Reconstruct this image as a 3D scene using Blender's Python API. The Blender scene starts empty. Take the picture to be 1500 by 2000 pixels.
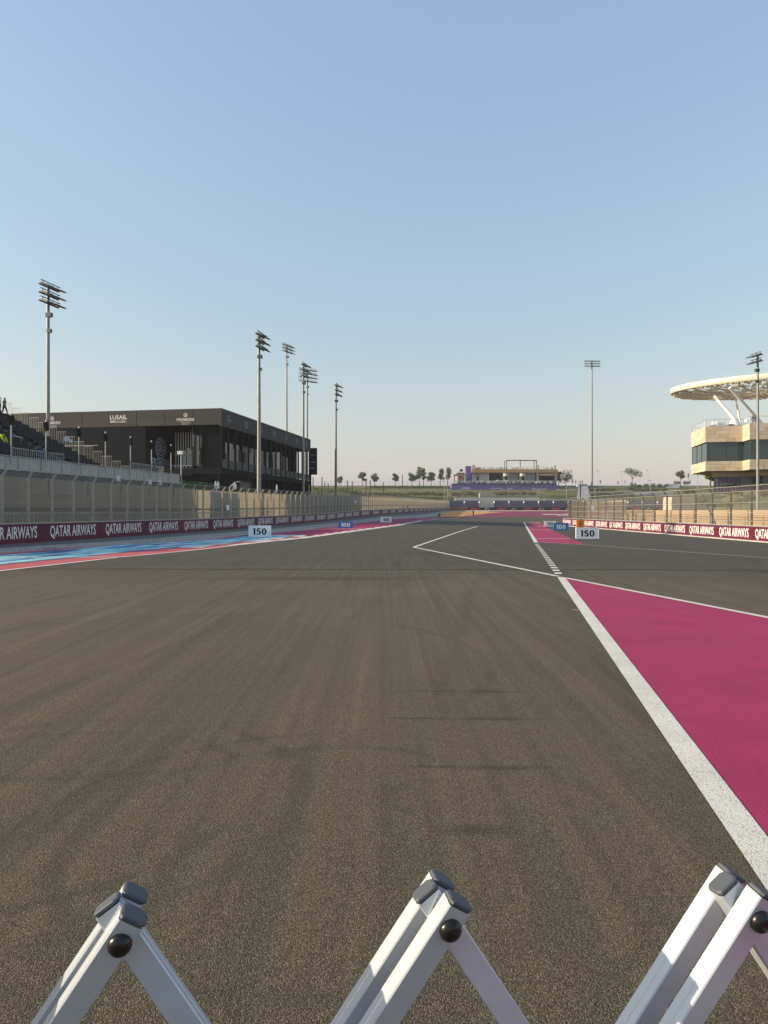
import bpy, bmesh, math, random
from mathutils import Vector, Matrix, Euler
random.seed(7)
R = math.radians
sc = bpy.context.scene
COL = sc.collection
# ------------------------------------------------------------------ camera, sky, sun, exposure
EYE = 1.6
FPX, CX, HY = 1400.0, 750.0, 998.0
cam = bpy.data.cameras.new('camera'); camo = bpy.data.objects.new('camera', cam); COL.objects.link(camo)
camo.location = (0, 0, EYE); camo.rotation_euler = (R(90), 0, 0)
cam.sensor_fit = 'HORIZONTAL'; cam.sensor_width = 36; cam.lens = 36*FPX/1500
cam.shift_y = -2/1500; cam.clip_end = 6000; cam.clip_start = 0.05
sc.camera = camo
SUN_EL = R(20.5); SUN_DIR = Vector((-1, -0.048, 0)).normalized()   # horizontal direction to the sun
w = bpy.data.worlds.new('World'); sc.world = w; w.use_nodes = True
nt = w.node_tree; nt.nodes.clear()
sky = nt.nodes.new('ShaderNodeTexSky'); sky.sky_type = 'NISHITA'; sky.sun_disc = False
sky.sun_elevation = SUN_EL; sky.sun_rotation = math.atan2(SUN_DIR.x, SUN_DIR.y)
sky.air_density = 2.0; sky.dust_density = 1.0; sky.ozone_density = 0.5; sky.altitude = 0
bg = nt.nodes.new('ShaderNodeBackground'); bg.inputs[1].default_value = 0.12
wo = nt.nodes.new('ShaderNodeOutputWorld')
hs = nt.nodes.new('ShaderNodeMix'); hs.data_type = 'RGBA'; hs.inputs[0].default_value = .47; hs.inputs[7].default_value = (1.80, 2.86, 5.0, 1)   # even dust veil over the whole sky
nt.links.new(sky.outputs[0], hs.inputs[6]); nt.links.new(hs.outputs[2], bg.inputs[0]); nt.links.new(bg.outputs[0], wo.inputs[0])
sun = bpy.data.lights.new('sun', 'SUN'); suno = bpy.data.objects.new('sun', sun); COL.objects.link(suno)
sun.energy = 5.0; sun.angle = R(0.55); sun.color = (1.0, 0.83, 0.59)
tosun = Vector((SUN_DIR.x*math.cos(SUN_EL), SUN_DIR.y*math.cos(SUN_EL), math.sin(SUN_EL)))
suno.rotation_euler = tosun.to_track_quat('Z', 'Y').to_euler(); suno.location = (-40, 0, 60)
HAZE = .00022
vs = sc.view_settings
sc.display_settings.display_device = 'sRGB'
vs.view_transform = 'Standard'; vs.look = 'None'; vs.exposure = 0.56; vs.gamma = 1; vs.use_curve_mapping = False
sc.cycles.transparent_max_bounces = 24

# ------------------------------------------------------------------ ground shape (piecewise linear in X and Y, so sheets stay planar in each cell)
GX = [(-999, 0), (6, 0), (10, -.09), (14, -.2), (18, -.32), (24, -.45), (999, -.45)]
KY = [(-9999, 0), (140, 0), (175, .1), (215, 1.0), (245, 1.75), (285, 2.35), (9999, 2.35)]
def interp(t, tab):
    for (a, va), (b, vb) in zip(tab, tab[1:]):
        if t <= b: return va + (vb-va)*(t-a)/(b-a)
    return tab[-1][1]
def gz(x, y): return interp(x, GX) + interp(y, KY)
def U(px, py, off=0.0):                       # photo pixel -> point on the ground
    k, m_ = (px-CX)/FPX, (py-HY)/FPX
    d = 1.0
    while d < 300 and EYE-m_*d > gz(k*d, d)+off: d *= 1.02
    lo, hi = d/1.02, d
    for _ in range(30):
        d = (lo+hi)/2
        if EYE-m_*d > gz(k*d, d)+off: lo = d
        else: hi = d
    return (k*d, d)
def D(px, py, d): return Vector(((px-CX)/FPX*d, d, EYE-(py-HY)/FPX*d))
def DX(px, d): return (px-CX)/FPX*d
def DZ(py, d): return EYE-(py-HY)/FPX*d
PHI = R(10.13)                                # the track runs 10 degrees to the right of the view
def T(r, a, z=0.0): return Vector((r*math.cos(PHI)+a*math.sin(PHI), -r*math.sin(PHI)+a*math.cos(PHI), z))
ZW = [(-99, 0), (57, 0), (74, .13), (91, .3), (115, .72), (148, 1.05), (184, 1.35), (283, 1.9), (999, 1.9)]
def zw(a): return interp(a, ZW)               # foot of the left wall, along the track

# ------------------------------------------------------------------ materials
MATS = {}
def nodes(m): return m.node_tree.nodes, m.node_tree.links
def base(name, color, rough=.8, metal=0.0, spec=.5):
    m = bpy.data.materials.new(name); m.use_nodes = True; MATS[name] = m
    b = m.node_tree.nodes['Principled BSDF']
    b.inputs['Base Color'].default_value = (*color, 1); b.inputs['Roughness'].default_value = rough
    b.inputs['Metallic'].default_value = metal; b.inputs['Specular IOR Level'].default_value = spec
    return m
def coord(m, kind='P'):
    N, L = nodes(m)
    if kind == 'P': return N.new('ShaderNodeNewGeometry').outputs['Position']
    return N.new('ShaderNodeTexCoord').outputs['Object']
def mapping(m, vec, scale=(1, 1, 1), rot=(0, 0, 0)):
    N, L = nodes(m); k = N.new('ShaderNodeMapping'); k.inputs['Scale'].default_value = scale
    k.inputs['Rotation'].default_value = rot; L.new(vec, k.inputs[0]); return k.outputs[0]
def noise(m, vec, scale, detail=3, rough=.55):
    N, L = nodes(m); n = N.new('ShaderNodeTexNoise'); n.inputs['Scale'].default_value = scale
    n.inputs['Detail'].default_value = detail; n.inputs['Roughness'].default_value = rough
    L.new(vec, n.inputs['Vector']); return n.outputs['Fac']
def ramp(m, fac, stops, interp='LINEAR'):
    N, L = nodes(m); r = N.new('ShaderNodeValToRGB'); r.color_ramp.interpolation = interp
    e = r.color_ramp.elements
    while len(e) < len(stops): e.new(.5)
    for el, (p, c) in zip(e, stops):
        el.position = p; el.color = (c, c, c, 1) if not isinstance(c, tuple) else (*c, 1)
    L.new(fac, r.inputs[0]); return r.outputs[0]
def mix(m, fac, a, b, mode='MIX'):
    N, L = nodes(m); x = N.new('ShaderNodeMix'); x.data_type = 'RGBA'; x.blend_type = mode
    for sock, v in ((x.inputs[0], fac), (x.inputs[6], a), (x.inputs[7], b)):
        if isinstance(v, (int, float)): sock.default_value = v
        elif isinstance(v, tuple): sock.default_value = (*v, 1)
        else: L.new(v, sock)
    return x.outputs[2]
def mth(m, op, a, b=None):
    N, L = nodes(m); x = N.new('ShaderNodeMath'); x.operation = op
    for i, v in enumerate((a, b)):
        if v is None: continue
        if isinstance(v, (int, float)): x.inputs[i].default_value = v
        else: L.new(v, x.inputs[i])
    return x.outputs[0]
def setc(m, out): m.node_tree.links.new(out, m.node_tree.nodes['Principled BSDF'].inputs['Base Color'])
def bump(m, h, strength=.3, dist=.01):
    N, L = nodes(m); b = N.new('ShaderNodeBump'); b.inputs['Strength'].default_value = strength
    b.inputs['Distance'].default_value = dist; L.new(h, b.inputs['Height'])
    L.new(b.outputs[0], N['Principled BSDF'].inputs['Normal'])
def varied(name, color, rough=.8, amt=.25, scale=3.0, metal=0.0, stretch=(1, 1, 1), coords='O', bmp=0.0, spec=.4):
    m = base(name, color, rough, metal, spec); v = mapping(m, coord(m, coords), stretch)
    n = noise(m, v, scale, 5)
    dk = tuple(c*(1-amt) for c in color); lt = tuple(min(1, c*(1+amt)) for c in color)
    setc(m, ramp(m, n, [(.3, dk), (.7, lt)]))
    if bmp: bump(m, n, bmp, .02)
    return m
def see_through(m, fac):                      # mixes a material with a transparent shader
    N, L = nodes(m); t = N.new('ShaderNodeBsdfTransparent'); x = N.new('ShaderNodeMixShader')
    out = [n for n in N if n.type == 'OUTPUT_MATERIAL'][0]
    if isinstance(fac, float): x.inputs[0].default_value = fac
    else: L.new(fac, x.inputs[0])
    L.new(t.outputs[0], x.inputs[1]); L.new(N['Principled BSDF'].outputs[0], x.inputs[2]); L.new(x.outputs[0], out.inputs[0])
def translucent(m, color, fac):
    N, L = nodes(m); t = N.new('ShaderNodeBsdfTranslucent'); t.inputs[0].default_value = (*color, 1); x = N.new('ShaderNodeMixShader')
    out = [n for n in N if n.type == 'OUTPUT_MATERIAL'][0]; x.inputs[0].default_value = fac
    L.new(N['Principled BSDF'].outputs[0], x.inputs[1]); L.new(t.outputs[0], x.inputs[2]); L.new(x.outputs[0], out.inputs[0])

def asphalt(name, paint=None, cover=1.0, wear=.12):
    m = base(name, (.07, .06, .05), .88, 0, .25)
    P = coord(m); N, L = nodes(m)
    # aggregate: pale and dark grains in binder
    vo = N.new('ShaderNodeTexVoronoi'); vo.inputs['Scale'].default_value = 195; L.new(P, vo.inputs['Vector'])
    grain = vo.outputs['Distance']
    sep = N.new('ShaderNodeSeparateColor'); L.new(vo.outputs['Color'], sep.inputs[0])
    n1 = noise(m, P, 70, 4, .7)
    hgt = mth(m, 'ADD', mth(m, 'MULTIPLY', grain, -1.2), mth(m, 'MULTIPLY', n1, .9))
    if paint is None:
        st = noise(m, mapping(m, P, (3.2, .07, 1), (0, 0, PHI)), 1.0, 5, .65)       # lanes of wear along the track
        st2 = noise(m, mapping(m, P, (9, .25, 1), (0, 0, R(-24))), 1.0, 4, .6)      # faint diagonal arcs
        bl = noise(m, P, .33, 4, .55)
        c0 = ramp(m, sep.outputs[0], [(0, (.046, .0375, .0235)), (.45, (.098, .081, .0525)), (.8, (.135, .113, .075)), (1, (.215, .183, .127))])
        c1 = mix(m, ramp(m, st, [(.34, 0.0), (.66, 1.0)]), (.84, .84, .855), (1.10, 1.09, 1.06))
        st3 = noise(m, mapping(m, P, (11, .10, 1), (0, 0, PHI)), 1.0, 3, .6)
        c2 = mix(m, 1.0, mix(m, ramp(m, st2, [(.35, 0.0), (.7, 1.0)]), (.91, .91, .92), (1.05, 1.05, 1.04)), mix(m, ramp(m, st3, [(.36, 0.0), (.64, 1.0)]), (.91, .91, .92), (1.06, 1.06, 1.05)), 'MULTIPLY')
        c3 = mix(m, ramp(m, bl, [(.3, 0.0), (.7, 1.0)]), (.88, .89, .90), (1.06, 1.05, 1.04))
        c = mix(m, 1.0, mix(m, 1.0, mix(m, 1.0, c0, c1, 'MULTIPLY'), c2, 'MULTIPLY'), c3, 'MULTIPLY')
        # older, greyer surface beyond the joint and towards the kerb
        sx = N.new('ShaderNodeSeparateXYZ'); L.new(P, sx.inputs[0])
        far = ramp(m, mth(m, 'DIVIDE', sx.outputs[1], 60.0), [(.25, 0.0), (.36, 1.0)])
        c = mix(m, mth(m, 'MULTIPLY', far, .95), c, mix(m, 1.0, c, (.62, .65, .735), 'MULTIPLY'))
        # braking scuffs: soft-edged smudges of rubber lying across the track
        mk = None
        for (px_, py_, hw, hh) in ((955,1351,.30,.035),(840,1350,.38,.022),(965,1404,.34,.04),(830,1403,.3,.025),(985,1500,.30,.035),(860,1497,.25,.02),(930,1621,.18,.05),(1225,1142,.05,.55),(860,1080,2.2,.5),(600,1130,2.5,.35)):
            xx, yy = U(px_, py_)
            g = N.new('ShaderNodeTexGradient'); g.gradient_type = 'SPHERICAL'
            k = N.new('ShaderNodeMapping'); k.vector_type = 'TEXTURE'; k.inputs['Location'].default_value = (xx, yy, 0); k.inputs['Scale'].default_value = (hw*1.5, hh*1.8, 50)
            L.new(P, k.inputs[0]); L.new(k.outputs[0], g.inputs[0])
            mk = g.outputs['Fac'] if mk is None else mth(m, 'MAXIMUM', mk, g.outputs['Fac'])
        # rubbered lines left by braking tyres, along the track
        tr = mapping(m, P, (1, 1, 1), (0, 0, PHI)); ts = N.new('ShaderNodeSeparateXYZ'); L.new(tr, ts.inputs[0])
        bend = mth(m, 'MULTIPLY', noise(m, mapping(m, P, (.03, .03, 1)), 1.0, 2), 3.0)
        rx = mth(m, 'ADD', ts.outputs[0], bend); ln = None
        for r0, hw in ((-.9, .16), (.75, .15), (-2.6, .2), (-4.3, .18), (-6.9, .22), (1.9, .12), (-8.6, .25)):
            q = mth(m, 'SUBTRACT', 1.0, mth(m, 'MINIMUM', mth(m, 'DIVIDE', mth(m, 'ABSOLUTE', mth(m, 'SUBTRACT', rx, r0+1.5)), hw), 1.0))
            ln = q if ln is None else mth(m, 'MAXIMUM', ln, q)
        fade = ramp(m, noise(m, mapping(m, P, (.25, .12, 1), (0, 0, PHI)), 1.0, 4, .6), [(.38, 0.0), (.62, 1.0)])
        c = mix(m, mth(m, 'MULTIPLY', mth(m, 'MULTIPLY', ln, fade), .34), c, (.036, .031, .025))
        wv = noise(m, mapping(m, P, (3, 28, 1)), 1.0, 4, .7)
        c = mix(m, mth(m, 'MULTIPLY', ramp(m, mth(m, 'MULTIPLY', mk, wv), [(.03, 0.0), (.42, 1.0)]), .58), c, (.030, .026, .021))
        # faint turning marks: arcs of rubber
        for (px_, py_, rad, hw) in ((640,1620,1.25,.07),(60,1560,1.5,.09),(640,1620,1.55,.05),(60,1560,1.2,.06),(330,1290,3.4,.10)):
            xx, yy = U(px_, py_); dv = N.new('ShaderNodeVectorMath'); dv.operation = 'DISTANCE'; dv.inputs[1].default_value = (xx, yy, 0); L.new(P, dv.inputs[0])
            q = mth(m, 'SUBTRACT', 1.0, mth(m, 'MINIMUM', mth(m, 'DIVIDE', mth(m, 'ABSOLUTE', mth(m, 'SUBTRACT', dv.outputs['Value'], rad)), hw), 1.0))
            c = mix(m, mth(m, 'MULTIPLY', mth(m, 'MULTIPLY', q, ramp(m, noise(m, P, .8, 4, .65), [(.42, 0.0), (.6, 1.0)])), .38), c, (.036, .031, .026))
        setc(m, c)
    else:
        dk = tuple(p*.72 for p in paint); lt = tuple(min(1, p*1.12) for p in paint)
        pc = ramp(m, sep.outputs[0], [(0, dk), (.35, paint), (.85, lt)])
        bl = noise(m, P, 1.3, 5, .6)
        pc = mix(m, ramp(m, bl, [(.35, 0.0), (.7, 1.0)]), mix(m, 1.0, pc, (.82, .82, .82), 'MULTIPLY'), pc)
        pit = ramp(m, n1, [(.36, 1.0), (.44, 0.0)])
        setc(m, mix(m, mth(m, 'MULTIPLY', pit, wear), pc, (.05, .043, .036)))
    bump(m, hgt, .75 if paint is None else .6, .006)
    bn = [n for n in N if n.type == 'BUMP'][0]; sy = N.new('ShaderNodeSeparateXYZ'); L.new(P, sy.inputs[0])
    L.new(mth(m, 'MULTIPLY', ramp(m, mth(m, 'DIVIDE', sy.outputs[1], 60.0), [(.03, 1.0), (.55, .06)]), .75 if paint is None else .6), bn.inputs['Strength'])   # the grain is too fine to carry relief far down the track
    return m
def leafmat(name, c, var=.4):
    m = base(name, c, .7, 0, .2); N, L = nodes(m); g = N.new('ShaderNodeNewGeometry')
    setc(m, ramp(m, g.outputs['Random Per Island'], [(0, tuple(x*(1-var) for x in c)), (.6, c), (1, tuple(x*(1+var) for x in c))]))
    translucent(m, tuple(min(1, x*1.4) for x in c), .3); return m
M = MATS
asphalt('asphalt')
asphalt('paint_pink', (.355, .030, .106), wear=.38)
asphalt('paint_maroon', (.20, .025, .068), wear=.3)
asphalt('paint_white', (.68, .66, .60), wear=.62)
asphalt('paint_red', (.50, .105, .125), wear=.3)
asphalt('paint_orange', (.62, .30, .09), wear=.3)
asphalt('paint_cream', (.62, .52, .42), wear=.3)
asphalt('joint_seal', (.022, .021, .02), wear=.3)
asphalt('rubber', (.042, .036, .031), wear=.6)
asphalt('paint_navy', (.05, .10, .24), wear=.25); asphalt('paint_blue', (.13, .34, .54), wear=.25); asphalt('paint_teal', (.34, .74, .73), wear=.25); asphalt('paint_pale', (.80, .85, .82), wear=.25)
def make_gravel():
    m = base('gravel', (.3, .27, .22), .95, 0, .1); P = coord(m); N, L = nodes(m)
    vo = N.new('ShaderNodeTexVoronoi'); vo.inputs['Scale'].default_value = 14; L.new(P, vo.inputs['Vector'])
    sep = N.new('ShaderNodeSeparateColor'); L.new(vo.outputs['Color'], sep.inputs[0])
    c = ramp(m, sep.outputs[0], [(0, (.17, .15, .12)), (.5, (.38, .345, .285)), (1, (.56, .52, .45))])
    bl = noise(m, P, .5, 4)
    setc(m, mix(m, ramp(m, bl, [(.35, 0.0), (.65, 1.0)]), mix(m, 1.0, c, (.72, .72, .74), 'MULTIPLY'), c))
    bump(m, vo.outputs['Distance'], .9, .03)
make_gravel()
asphalt('grey_strip', (.135, .128, .115), wear=.2)  # darker grey tone for the wall side of the verge
varied('sand', (.34, .27, .19), .95, .25, .4, coords='P')
def make_grass():
    m = base('grass', (.1, .12, .04), .95, 0, .1); P = coord(m)
    a = noise(m, P, .16, 6, .65); b = noise(m, P, 2.5, 4, .7)
    c = ramp(m, a, [(.36, (.19, .165, .10)), (.5, (.145, .145, .07)), (.66, (.105, .122, .048))])
    setc(m, mix(m, b, mix(m, 1.0, c, (.6, .6, .6), 'MULTIPLY'), mix(m, 1.0, c, (1.3, 1.3, 1.25), 'MULTIPLY'))); bump(m, b, .8, .15)
make_grass()
varied('concrete_pale', (.42, .41, .38), .85, .15, 1.2)
varied('concrete', (.27, .265, .25), .9, .2, 2)
varied('maroon_banner', (.105, .0065, .032), .55, .12, .8)
varied('banner_white', (.80, .77, .75), .55, .06, 2)
varied('board_white', (.84, .85, .86), .5, .05, 4)
base('board_blue', (.035, .19, .50), .45)
base('print_black', (.010, .010, .011), .7, 0, .1)
varied('galvanised', (.36, .37, .36), .5, .2, 6, metal=.35)
varied('fence_post', (.43, .405, .345), .6, .2, 5, metal=.2)
varied('steel_dark', (.07, .072, .072), .55, .2, 5, metal=.3)
varied('mast_steel', (.24, .245, .24), .5, .15, 2.5, metal=.3)
varied('lamp_body', (.115, .12, .12), .45, .15, 4, metal=.3)
base('lamp_glass', (.55, .58, .58), .15)
def make_mesh(name, color, pitch, wire, extra):
    m = base(name, color, .6, .2); N, L = nodes(m)
    o = N.new('ShaderNodeTexCoord').outputs['Object']; s = N.new('ShaderNodeSeparateXYZ'); L.new(o, s.inputs[0])
    f1 = mth(m, 'LESS_THAN', mth(m, 'FRACT', mth(m, 'DIVIDE', s.outputs[1], pitch)), wire)
    f2 = mth(m, 'LESS_THAN', mth(m, 'FRACT', mth(m, 'DIVIDE', s.outputs[2], pitch)), wire)
    f = mth(m, 'MAXIMUM', mth(m, 'MAXIMUM', f1, f2), extra)
    see_through(m, f)
make_mesh('wire_mesh', (.40, .375, .31), .05, .12, .05)
make_mesh('wire_mesh_thin', (.30, .30, .28), .06, .07, .03)
def make_fabric(name, c, tl, f):
    m = base(name, c, .9, 0, .1); o = coord(m, 'P')
    v = noise(m, mapping(m, o, (1.2, 1.2, .12)), 1.0, 5, .6)
    setc(m, ramp(m, v, [(.3, tuple(x*.72 for x in c)), (.7, tuple(x*1.15 for x in c))])); translucent(m, tl, f)
make_fabric('shade_fabric', (.315, .275, .21), (.36, .30, .21), .38)
make_fabric('purple_fabric', (.145, .145, .23), (.17, .17, .27), .25)
varied('seat_black', (.016, .017, .019), .6, .2, 8, spec=.2)
varied('deck_grey', (.10, .105, .11), .8, .2, 2)
varied('step_white', (.62, .62, .6), .7, .08, 4)
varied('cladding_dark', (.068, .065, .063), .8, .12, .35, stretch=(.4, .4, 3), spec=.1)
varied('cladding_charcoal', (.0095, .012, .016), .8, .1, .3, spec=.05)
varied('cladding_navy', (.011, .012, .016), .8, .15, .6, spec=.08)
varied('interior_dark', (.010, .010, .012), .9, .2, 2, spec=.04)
varied('curtain_white', (.50, .48, .45), .85, .12, 6, stretch=(4, 4, .2))
base('glass_dark', (.02, .028, .032), .06, 0, .6)
def make_glass():
    m = base('tinted_glass', (.022, .045, .050), .05, 0, .8)
make_glass()
varied('print_white', (.66, .64, .63), .6, .05, 4)
base('print_blue', (.60, .70, .95), .6)
base('print_grey', (.30, .31, .33), .6)
varied('fake_hedge', (.035, .085, .022), .9, .45, 14, bmp=.5)
def make_stone():
    m = base('stone', (.52, .40, .27), .85, 0, .3); N, L = nodes(m); g = N.new('ShaderNodeNewGeometry')
    c = ramp(m, g.outputs['Random Per Island'], [(0, (.50, .405, .295)), (.35, (.56, .465, .345)), (.75, (.60, .51, .39)), (1, (.64, .56, .45))])
    n = noise(m, mapping(m, coord(m, 'P'), (1, 1, 5)), 1.5, 5)
    setc(m, mix(m, mth(m, 'MULTIPLY', n, .5), c, mix(m, 1.0, c, (.75, .70, .64), 'MULTIPLY'))); bump(m, n, .3, .02)
make_stone()
varied('stone_joint', (.20, .155, .11), .9, .1, 2)
varied('canopy_cream', (.72, .66, .52), .5, .04, 1)
m = varied('canopy_panel', (.62, .58, .48), .6, .12, .7); translucent(m, (.75, .69, .56), .45)
m = varied('canopy_pale', (.74, .69, .57), .5, .05, .7); translucent(m, (.85, .78, .62), .6)
varied('paint_strut', (.70, .68, .60), .5, .06, 2)
base('white_plastic', (.75, .75, .74), .45)
varied('timber', (.36, .255, .15), .8, .22, 1.5, stretch=(.4, .4, 6))
varied('wood_fascia', (.38, .24, .13), .75, .2, 1.2, stretch=(.3, .3, 5))
varied('purple_board', (.14, .105, .32), .6, .1, .5)
base('red_print', (.50, .03, .03), .6); base('lime_print', (.42, .44, .20), .6)
varied('orange_board', (.85, .24, .03), .55, .06, 4)
varied('rust_board', (.34, .095, .04), .7, .15, 2)
varied('bark', (.14, .105, .075), .9, .3, 6)
leafmat('leaf_dark', (.088, .115, .052)); leafmat('leaf_mid', (.12, .14, .07)); leafmat('leaf_dry', (.17, .14, .085)); leafmat('leaf_green', (.085, .12, .036))
for n_, c_ in (('skin', (.30, .17, .11)), ('hair_black', (.012, .011, .010)), ('cloth_black', (.014, .014, .016)), ('cloth_navy', (.025, .035, .09)), ('cloth_white', (.62, .62, .60)),
               ('cloth_grey', (.13, .13, .14)), ('cloth_hivis', (.45, .62, .06)), ('cloth_blue', (.06, .11, .26))): base(n_, c_, .85, 0, .2)
# barrier: powder-coated aluminium
m = base('bar_white', (.42, .45, .49), .30, .3, .5); o = coord(m, 'P'); n = noise(m, o, 900, 2, .6); nb = noise(m, o, 14, 5, .6)
setc(m, mix(m, ramp(m, nb, [(.35, 0.0), (.7, 1.0)]), (.50, .535, .58), (.54, .575, .62))); bump(m, n, .12, .0006)
m = base('cap_grey', (.075, .083, .095), .55, 0, .4); n = noise(m, coord(m, 'P'), 700, 2); bump(m, n, .25, .0006)
base('gasket_black', (.008, .008, .009), .6)
base('knob_black', (.010, .009, .008), .28, 0, .5)

# ------------------------------------------------------------------ mesh helpers
class MB:
    def __init__(s): s.v = []; s.f = []; s.m = []; s.sm = []
    def add(s, vs, fs, m=0, smooth=False):
        k = len(s.v); s.v += [tuple(p) for p in vs]
        for f in fs: s.f.append([k+i for i in f]); s.m.append(m); s.sm.append(smooth)
    def quad(s, a, b, c, d, m=0): s.add([a, b, c, d], [(0, 1, 2, 3)], m)
    def tri(s, a, b, c, m=0): s.add([a, b, c], [(0, 1, 2)], m)
    def box(s, lo, hi, m=0):
        x0, y0, z0 = lo; x1, y1, z1 = hi
        s.add([(x0,y0,z0),(x1,y0,z0),(x1,y1,z0),(x0,y1,z0),(x0,y0,z1),(x1,y0,z1),(x1,y1,z1),(x0,y1,z1)],
              [(0,3,2,1),(4,5,6,7),(0,1,5,4),(1,2,6,5),(2,3,7,6),(3,0,4,7)], m)
    def obox(s, c, ax, ay, az, m=0):
        c = Vector(c); ax = Vector(ax); ay = Vector(ay); az = Vector(az)
        vs = [c+sx*ax+sy*ay+sz*az for sz in (-1, 1) for sx, sy in ((-1,-1),(1,-1),(1,1),(-1,1))]
        s.add(vs, [(0,3,2,1),(4,5,6,7),(0,1,5,4),(1,2,6,5),(2,3,7,6),(3,0,4,7)], m)
    def bar(s, p, q, w_, h_, up=(0, 0, 1), m=0):
        p = Vector(p); q = Vector(q); d = (q-p); L = d.length; d.normalize(); up = Vector(up)
        a = d.cross(up)
        if a.length < 1e-4: a = d.cross(Vector((1, 0, 0)))
        a.normalize(); b = a.cross(d).normalized()
        s.obox((p+q)/2, d*L/2, a*w_/2, b*h_/2, m)
    def tube(s, p, q, r0, r1=None, n=8, m=0, caps=True):
        r1 = r0 if r1 is None else r1
        p = Vector(p); q = Vector(q); d = (q-p).normalized()
        a = d.orthogonal().normalized(); b = d.cross(a)
        vs = []
        for c, r in ((p, r0), (q, r1)):
            for i in range(n): t = 2*math.pi*i/n; vs.append(c+a*r*math.cos(t)+b*r*math.sin(t))
        s.add(vs, [(i, (i+1) % n, n+(i+1) % n, n+i) for i in range(n)], m, n > 5)
        if caps: s.add(vs[:n], [tuple(range(n))[::-1]], m); s.add(vs[n:], [tuple(range(n))], m)
    def prism(s, pts, z0, z1, m=0):
        n = len(pts); vs = [(x, y, z0) for x, y in pts]+[(x, y, z1) for x, y in pts]
        s.add(vs, [tuple(range(n))[::-1], tuple(range(n, 2*n))]+[(i, (i+1) % n, n+(i+1) % n, n+i) for i in range(n)], m)
    def leaves(s, c, rad, n, size, m=0, shell=.45):
        c = Vector(c)
        for _ in range(n):
            while True:
                p = Vector((random.uniform(-1, 1), random.uniform(-1, 1), random.uniform(-1, 1)))
                if shell < p.length < 1: break
            p = Vector((p.x*rad[0], p.y*rad[1], p.z*rad[2]))+c
            a = Vector((random.gauss(0, 1), random.gauss(0, 1), random.gauss(0, 1))).normalized()
            b = a.orthogonal().normalized(); k = size*random.uniform(.6, 1.3)
            s.add([p-a*k, p+b*k*.55, p+a*k, p-b*k*.55], [(0, 1, 2, 3)], m)
    def mesh(s, name, mats):
        me = bpy.data.meshes.new(name); me.from_pydata(s.v, [], s.f)
        for q in (mats if isinstance(mats, (list, tuple)) else [mats]): me.materials.append(M[q])
        me.polygons.foreach_set('material_index', s.m); me.polygons.foreach_set('use_smooth', s.sm)
        me.update(); return me
    def build(s, name, mats, parent=None, loc=(0, 0, 0), rot=(0, 0, 0), **tags):
        return place(name, s.mesh(name, mats), parent, loc, rot, **tags)
def place(name, me, parent=None, loc=(0, 0, 0), rot=(0, 0, 0), **tags):
    o = bpy.data.objects.new(name, me); COL.objects.link(o); o.parent = parent
    o.location = loc; o.rotation_euler = rot
    for k, v in tags.items(): o[k] = v
    return o
def thing(name, label, cat, loc=(0, 0, 0), rz=0.0, group=None):
    o = bpy.data.objects.new(name, None); COL.objects.link(o); o.location = loc; o.rotation_euler = (0, 0, rz)
    o.empty_display_size = .3
    o['label'] = label; o['category'] = cat
    if group: o['group'] = group
    return o
def kids(o): return [c for c in bpy.data.objects if c.parent == o]
def copy_tree(o, parent=None, depth=0):
    c = o.copy(); COL.objects.link(c)
    if parent: c.parent = parent
    for k in kids(o): copy_tree(k, c, depth+1)
    return c
_TX = {}
def text_geo(s, bold=0.0):
    if (s, bold) in _TX: return _TX[(s, bold)]
    cu = bpy.data.curves.new('lettering', 'FONT'); cu.body = s; cu.offset = bold; cu.resolution_u = 3; cu.fill_mode = 'FRONT'
    o = bpy.data.objects.new('lettering', cu); COL.objects.link(o)
    dg = bpy.context.evaluated_depsgraph_get(); me = bpy.data.meshes.new_from_object(o.evaluated_get(dg))
    vs = [(v.co.x, v.co.y) for v in me.vertices]; fs = [tuple(p.vertices) for p in me.polygons]
    x0 = min(v[0] for v in vs); x1 = max(v[0] for v in vs); y0 = min(v[1] for v in vs); y1 = max(v[1] for v in vs)
    vs = [((x-x0)/(x1-x0), (y-y0)/(y1-y0)) for x, y in vs]
    bpy.data.objects.remove(o); bpy.data.curves.remove(cu); bpy.data.meshes.remove(me)
    _TX[(s, bold)] = (vs, fs); return vs, fs
def text_mb(mb, s, org, xd, yd, W, H, m=0, bold=0.0):
    vs, fs = text_geo(s, bold); org = Vector(org); xd = Vector(xd).normalized(); yd = Vector(yd).normalized()
    mb.add([org+xd*(x*W)+yd*(y*H) for x, y in vs], fs, m)
def text_obj(name, s, org, xd, yd, W, H, mat, parent, bold=0.0):
    mb = MB(); text_mb(mb, s, org, xd, yd, W, H, 0, bold); return mb.build(name, mat, parent)
def sheet(name, pts, off, mat, kind='structure', zf=gz):
    bm = bmesh.new(); f = bm.faces.new([bm.verts.new((x, y, 0)) for x, y in pts]); f.normal_update()
    if f.normal.z < 0: f.normal_flip()
    bmesh.ops.triangulate(bm, faces=bm.faces[:])
    for x, _ in GX[1:-1]: bmesh.ops.bisect_plane(bm, geom=bm.verts[:]+bm.edges[:]+bm.faces[:], plane_co=(x, 0, 0), plane_no=(1, 0, 0))
    for y, _ in KY[1:-1]: bmesh.ops.bisect_plane(bm, geom=bm.verts[:]+bm.edges[:]+bm.faces[:], plane_co=(0, y, 0), plane_no=(0, 1, 0))
    for v in bm.verts: v.co.z = zf(v.co.x, v.co.y)+off
    me = bpy.data.meshes.new(name); bm.to_mesh(me); bm.free(); me.materials.append(M[mat])
    return place(name, me, None, kind=kind)
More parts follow.
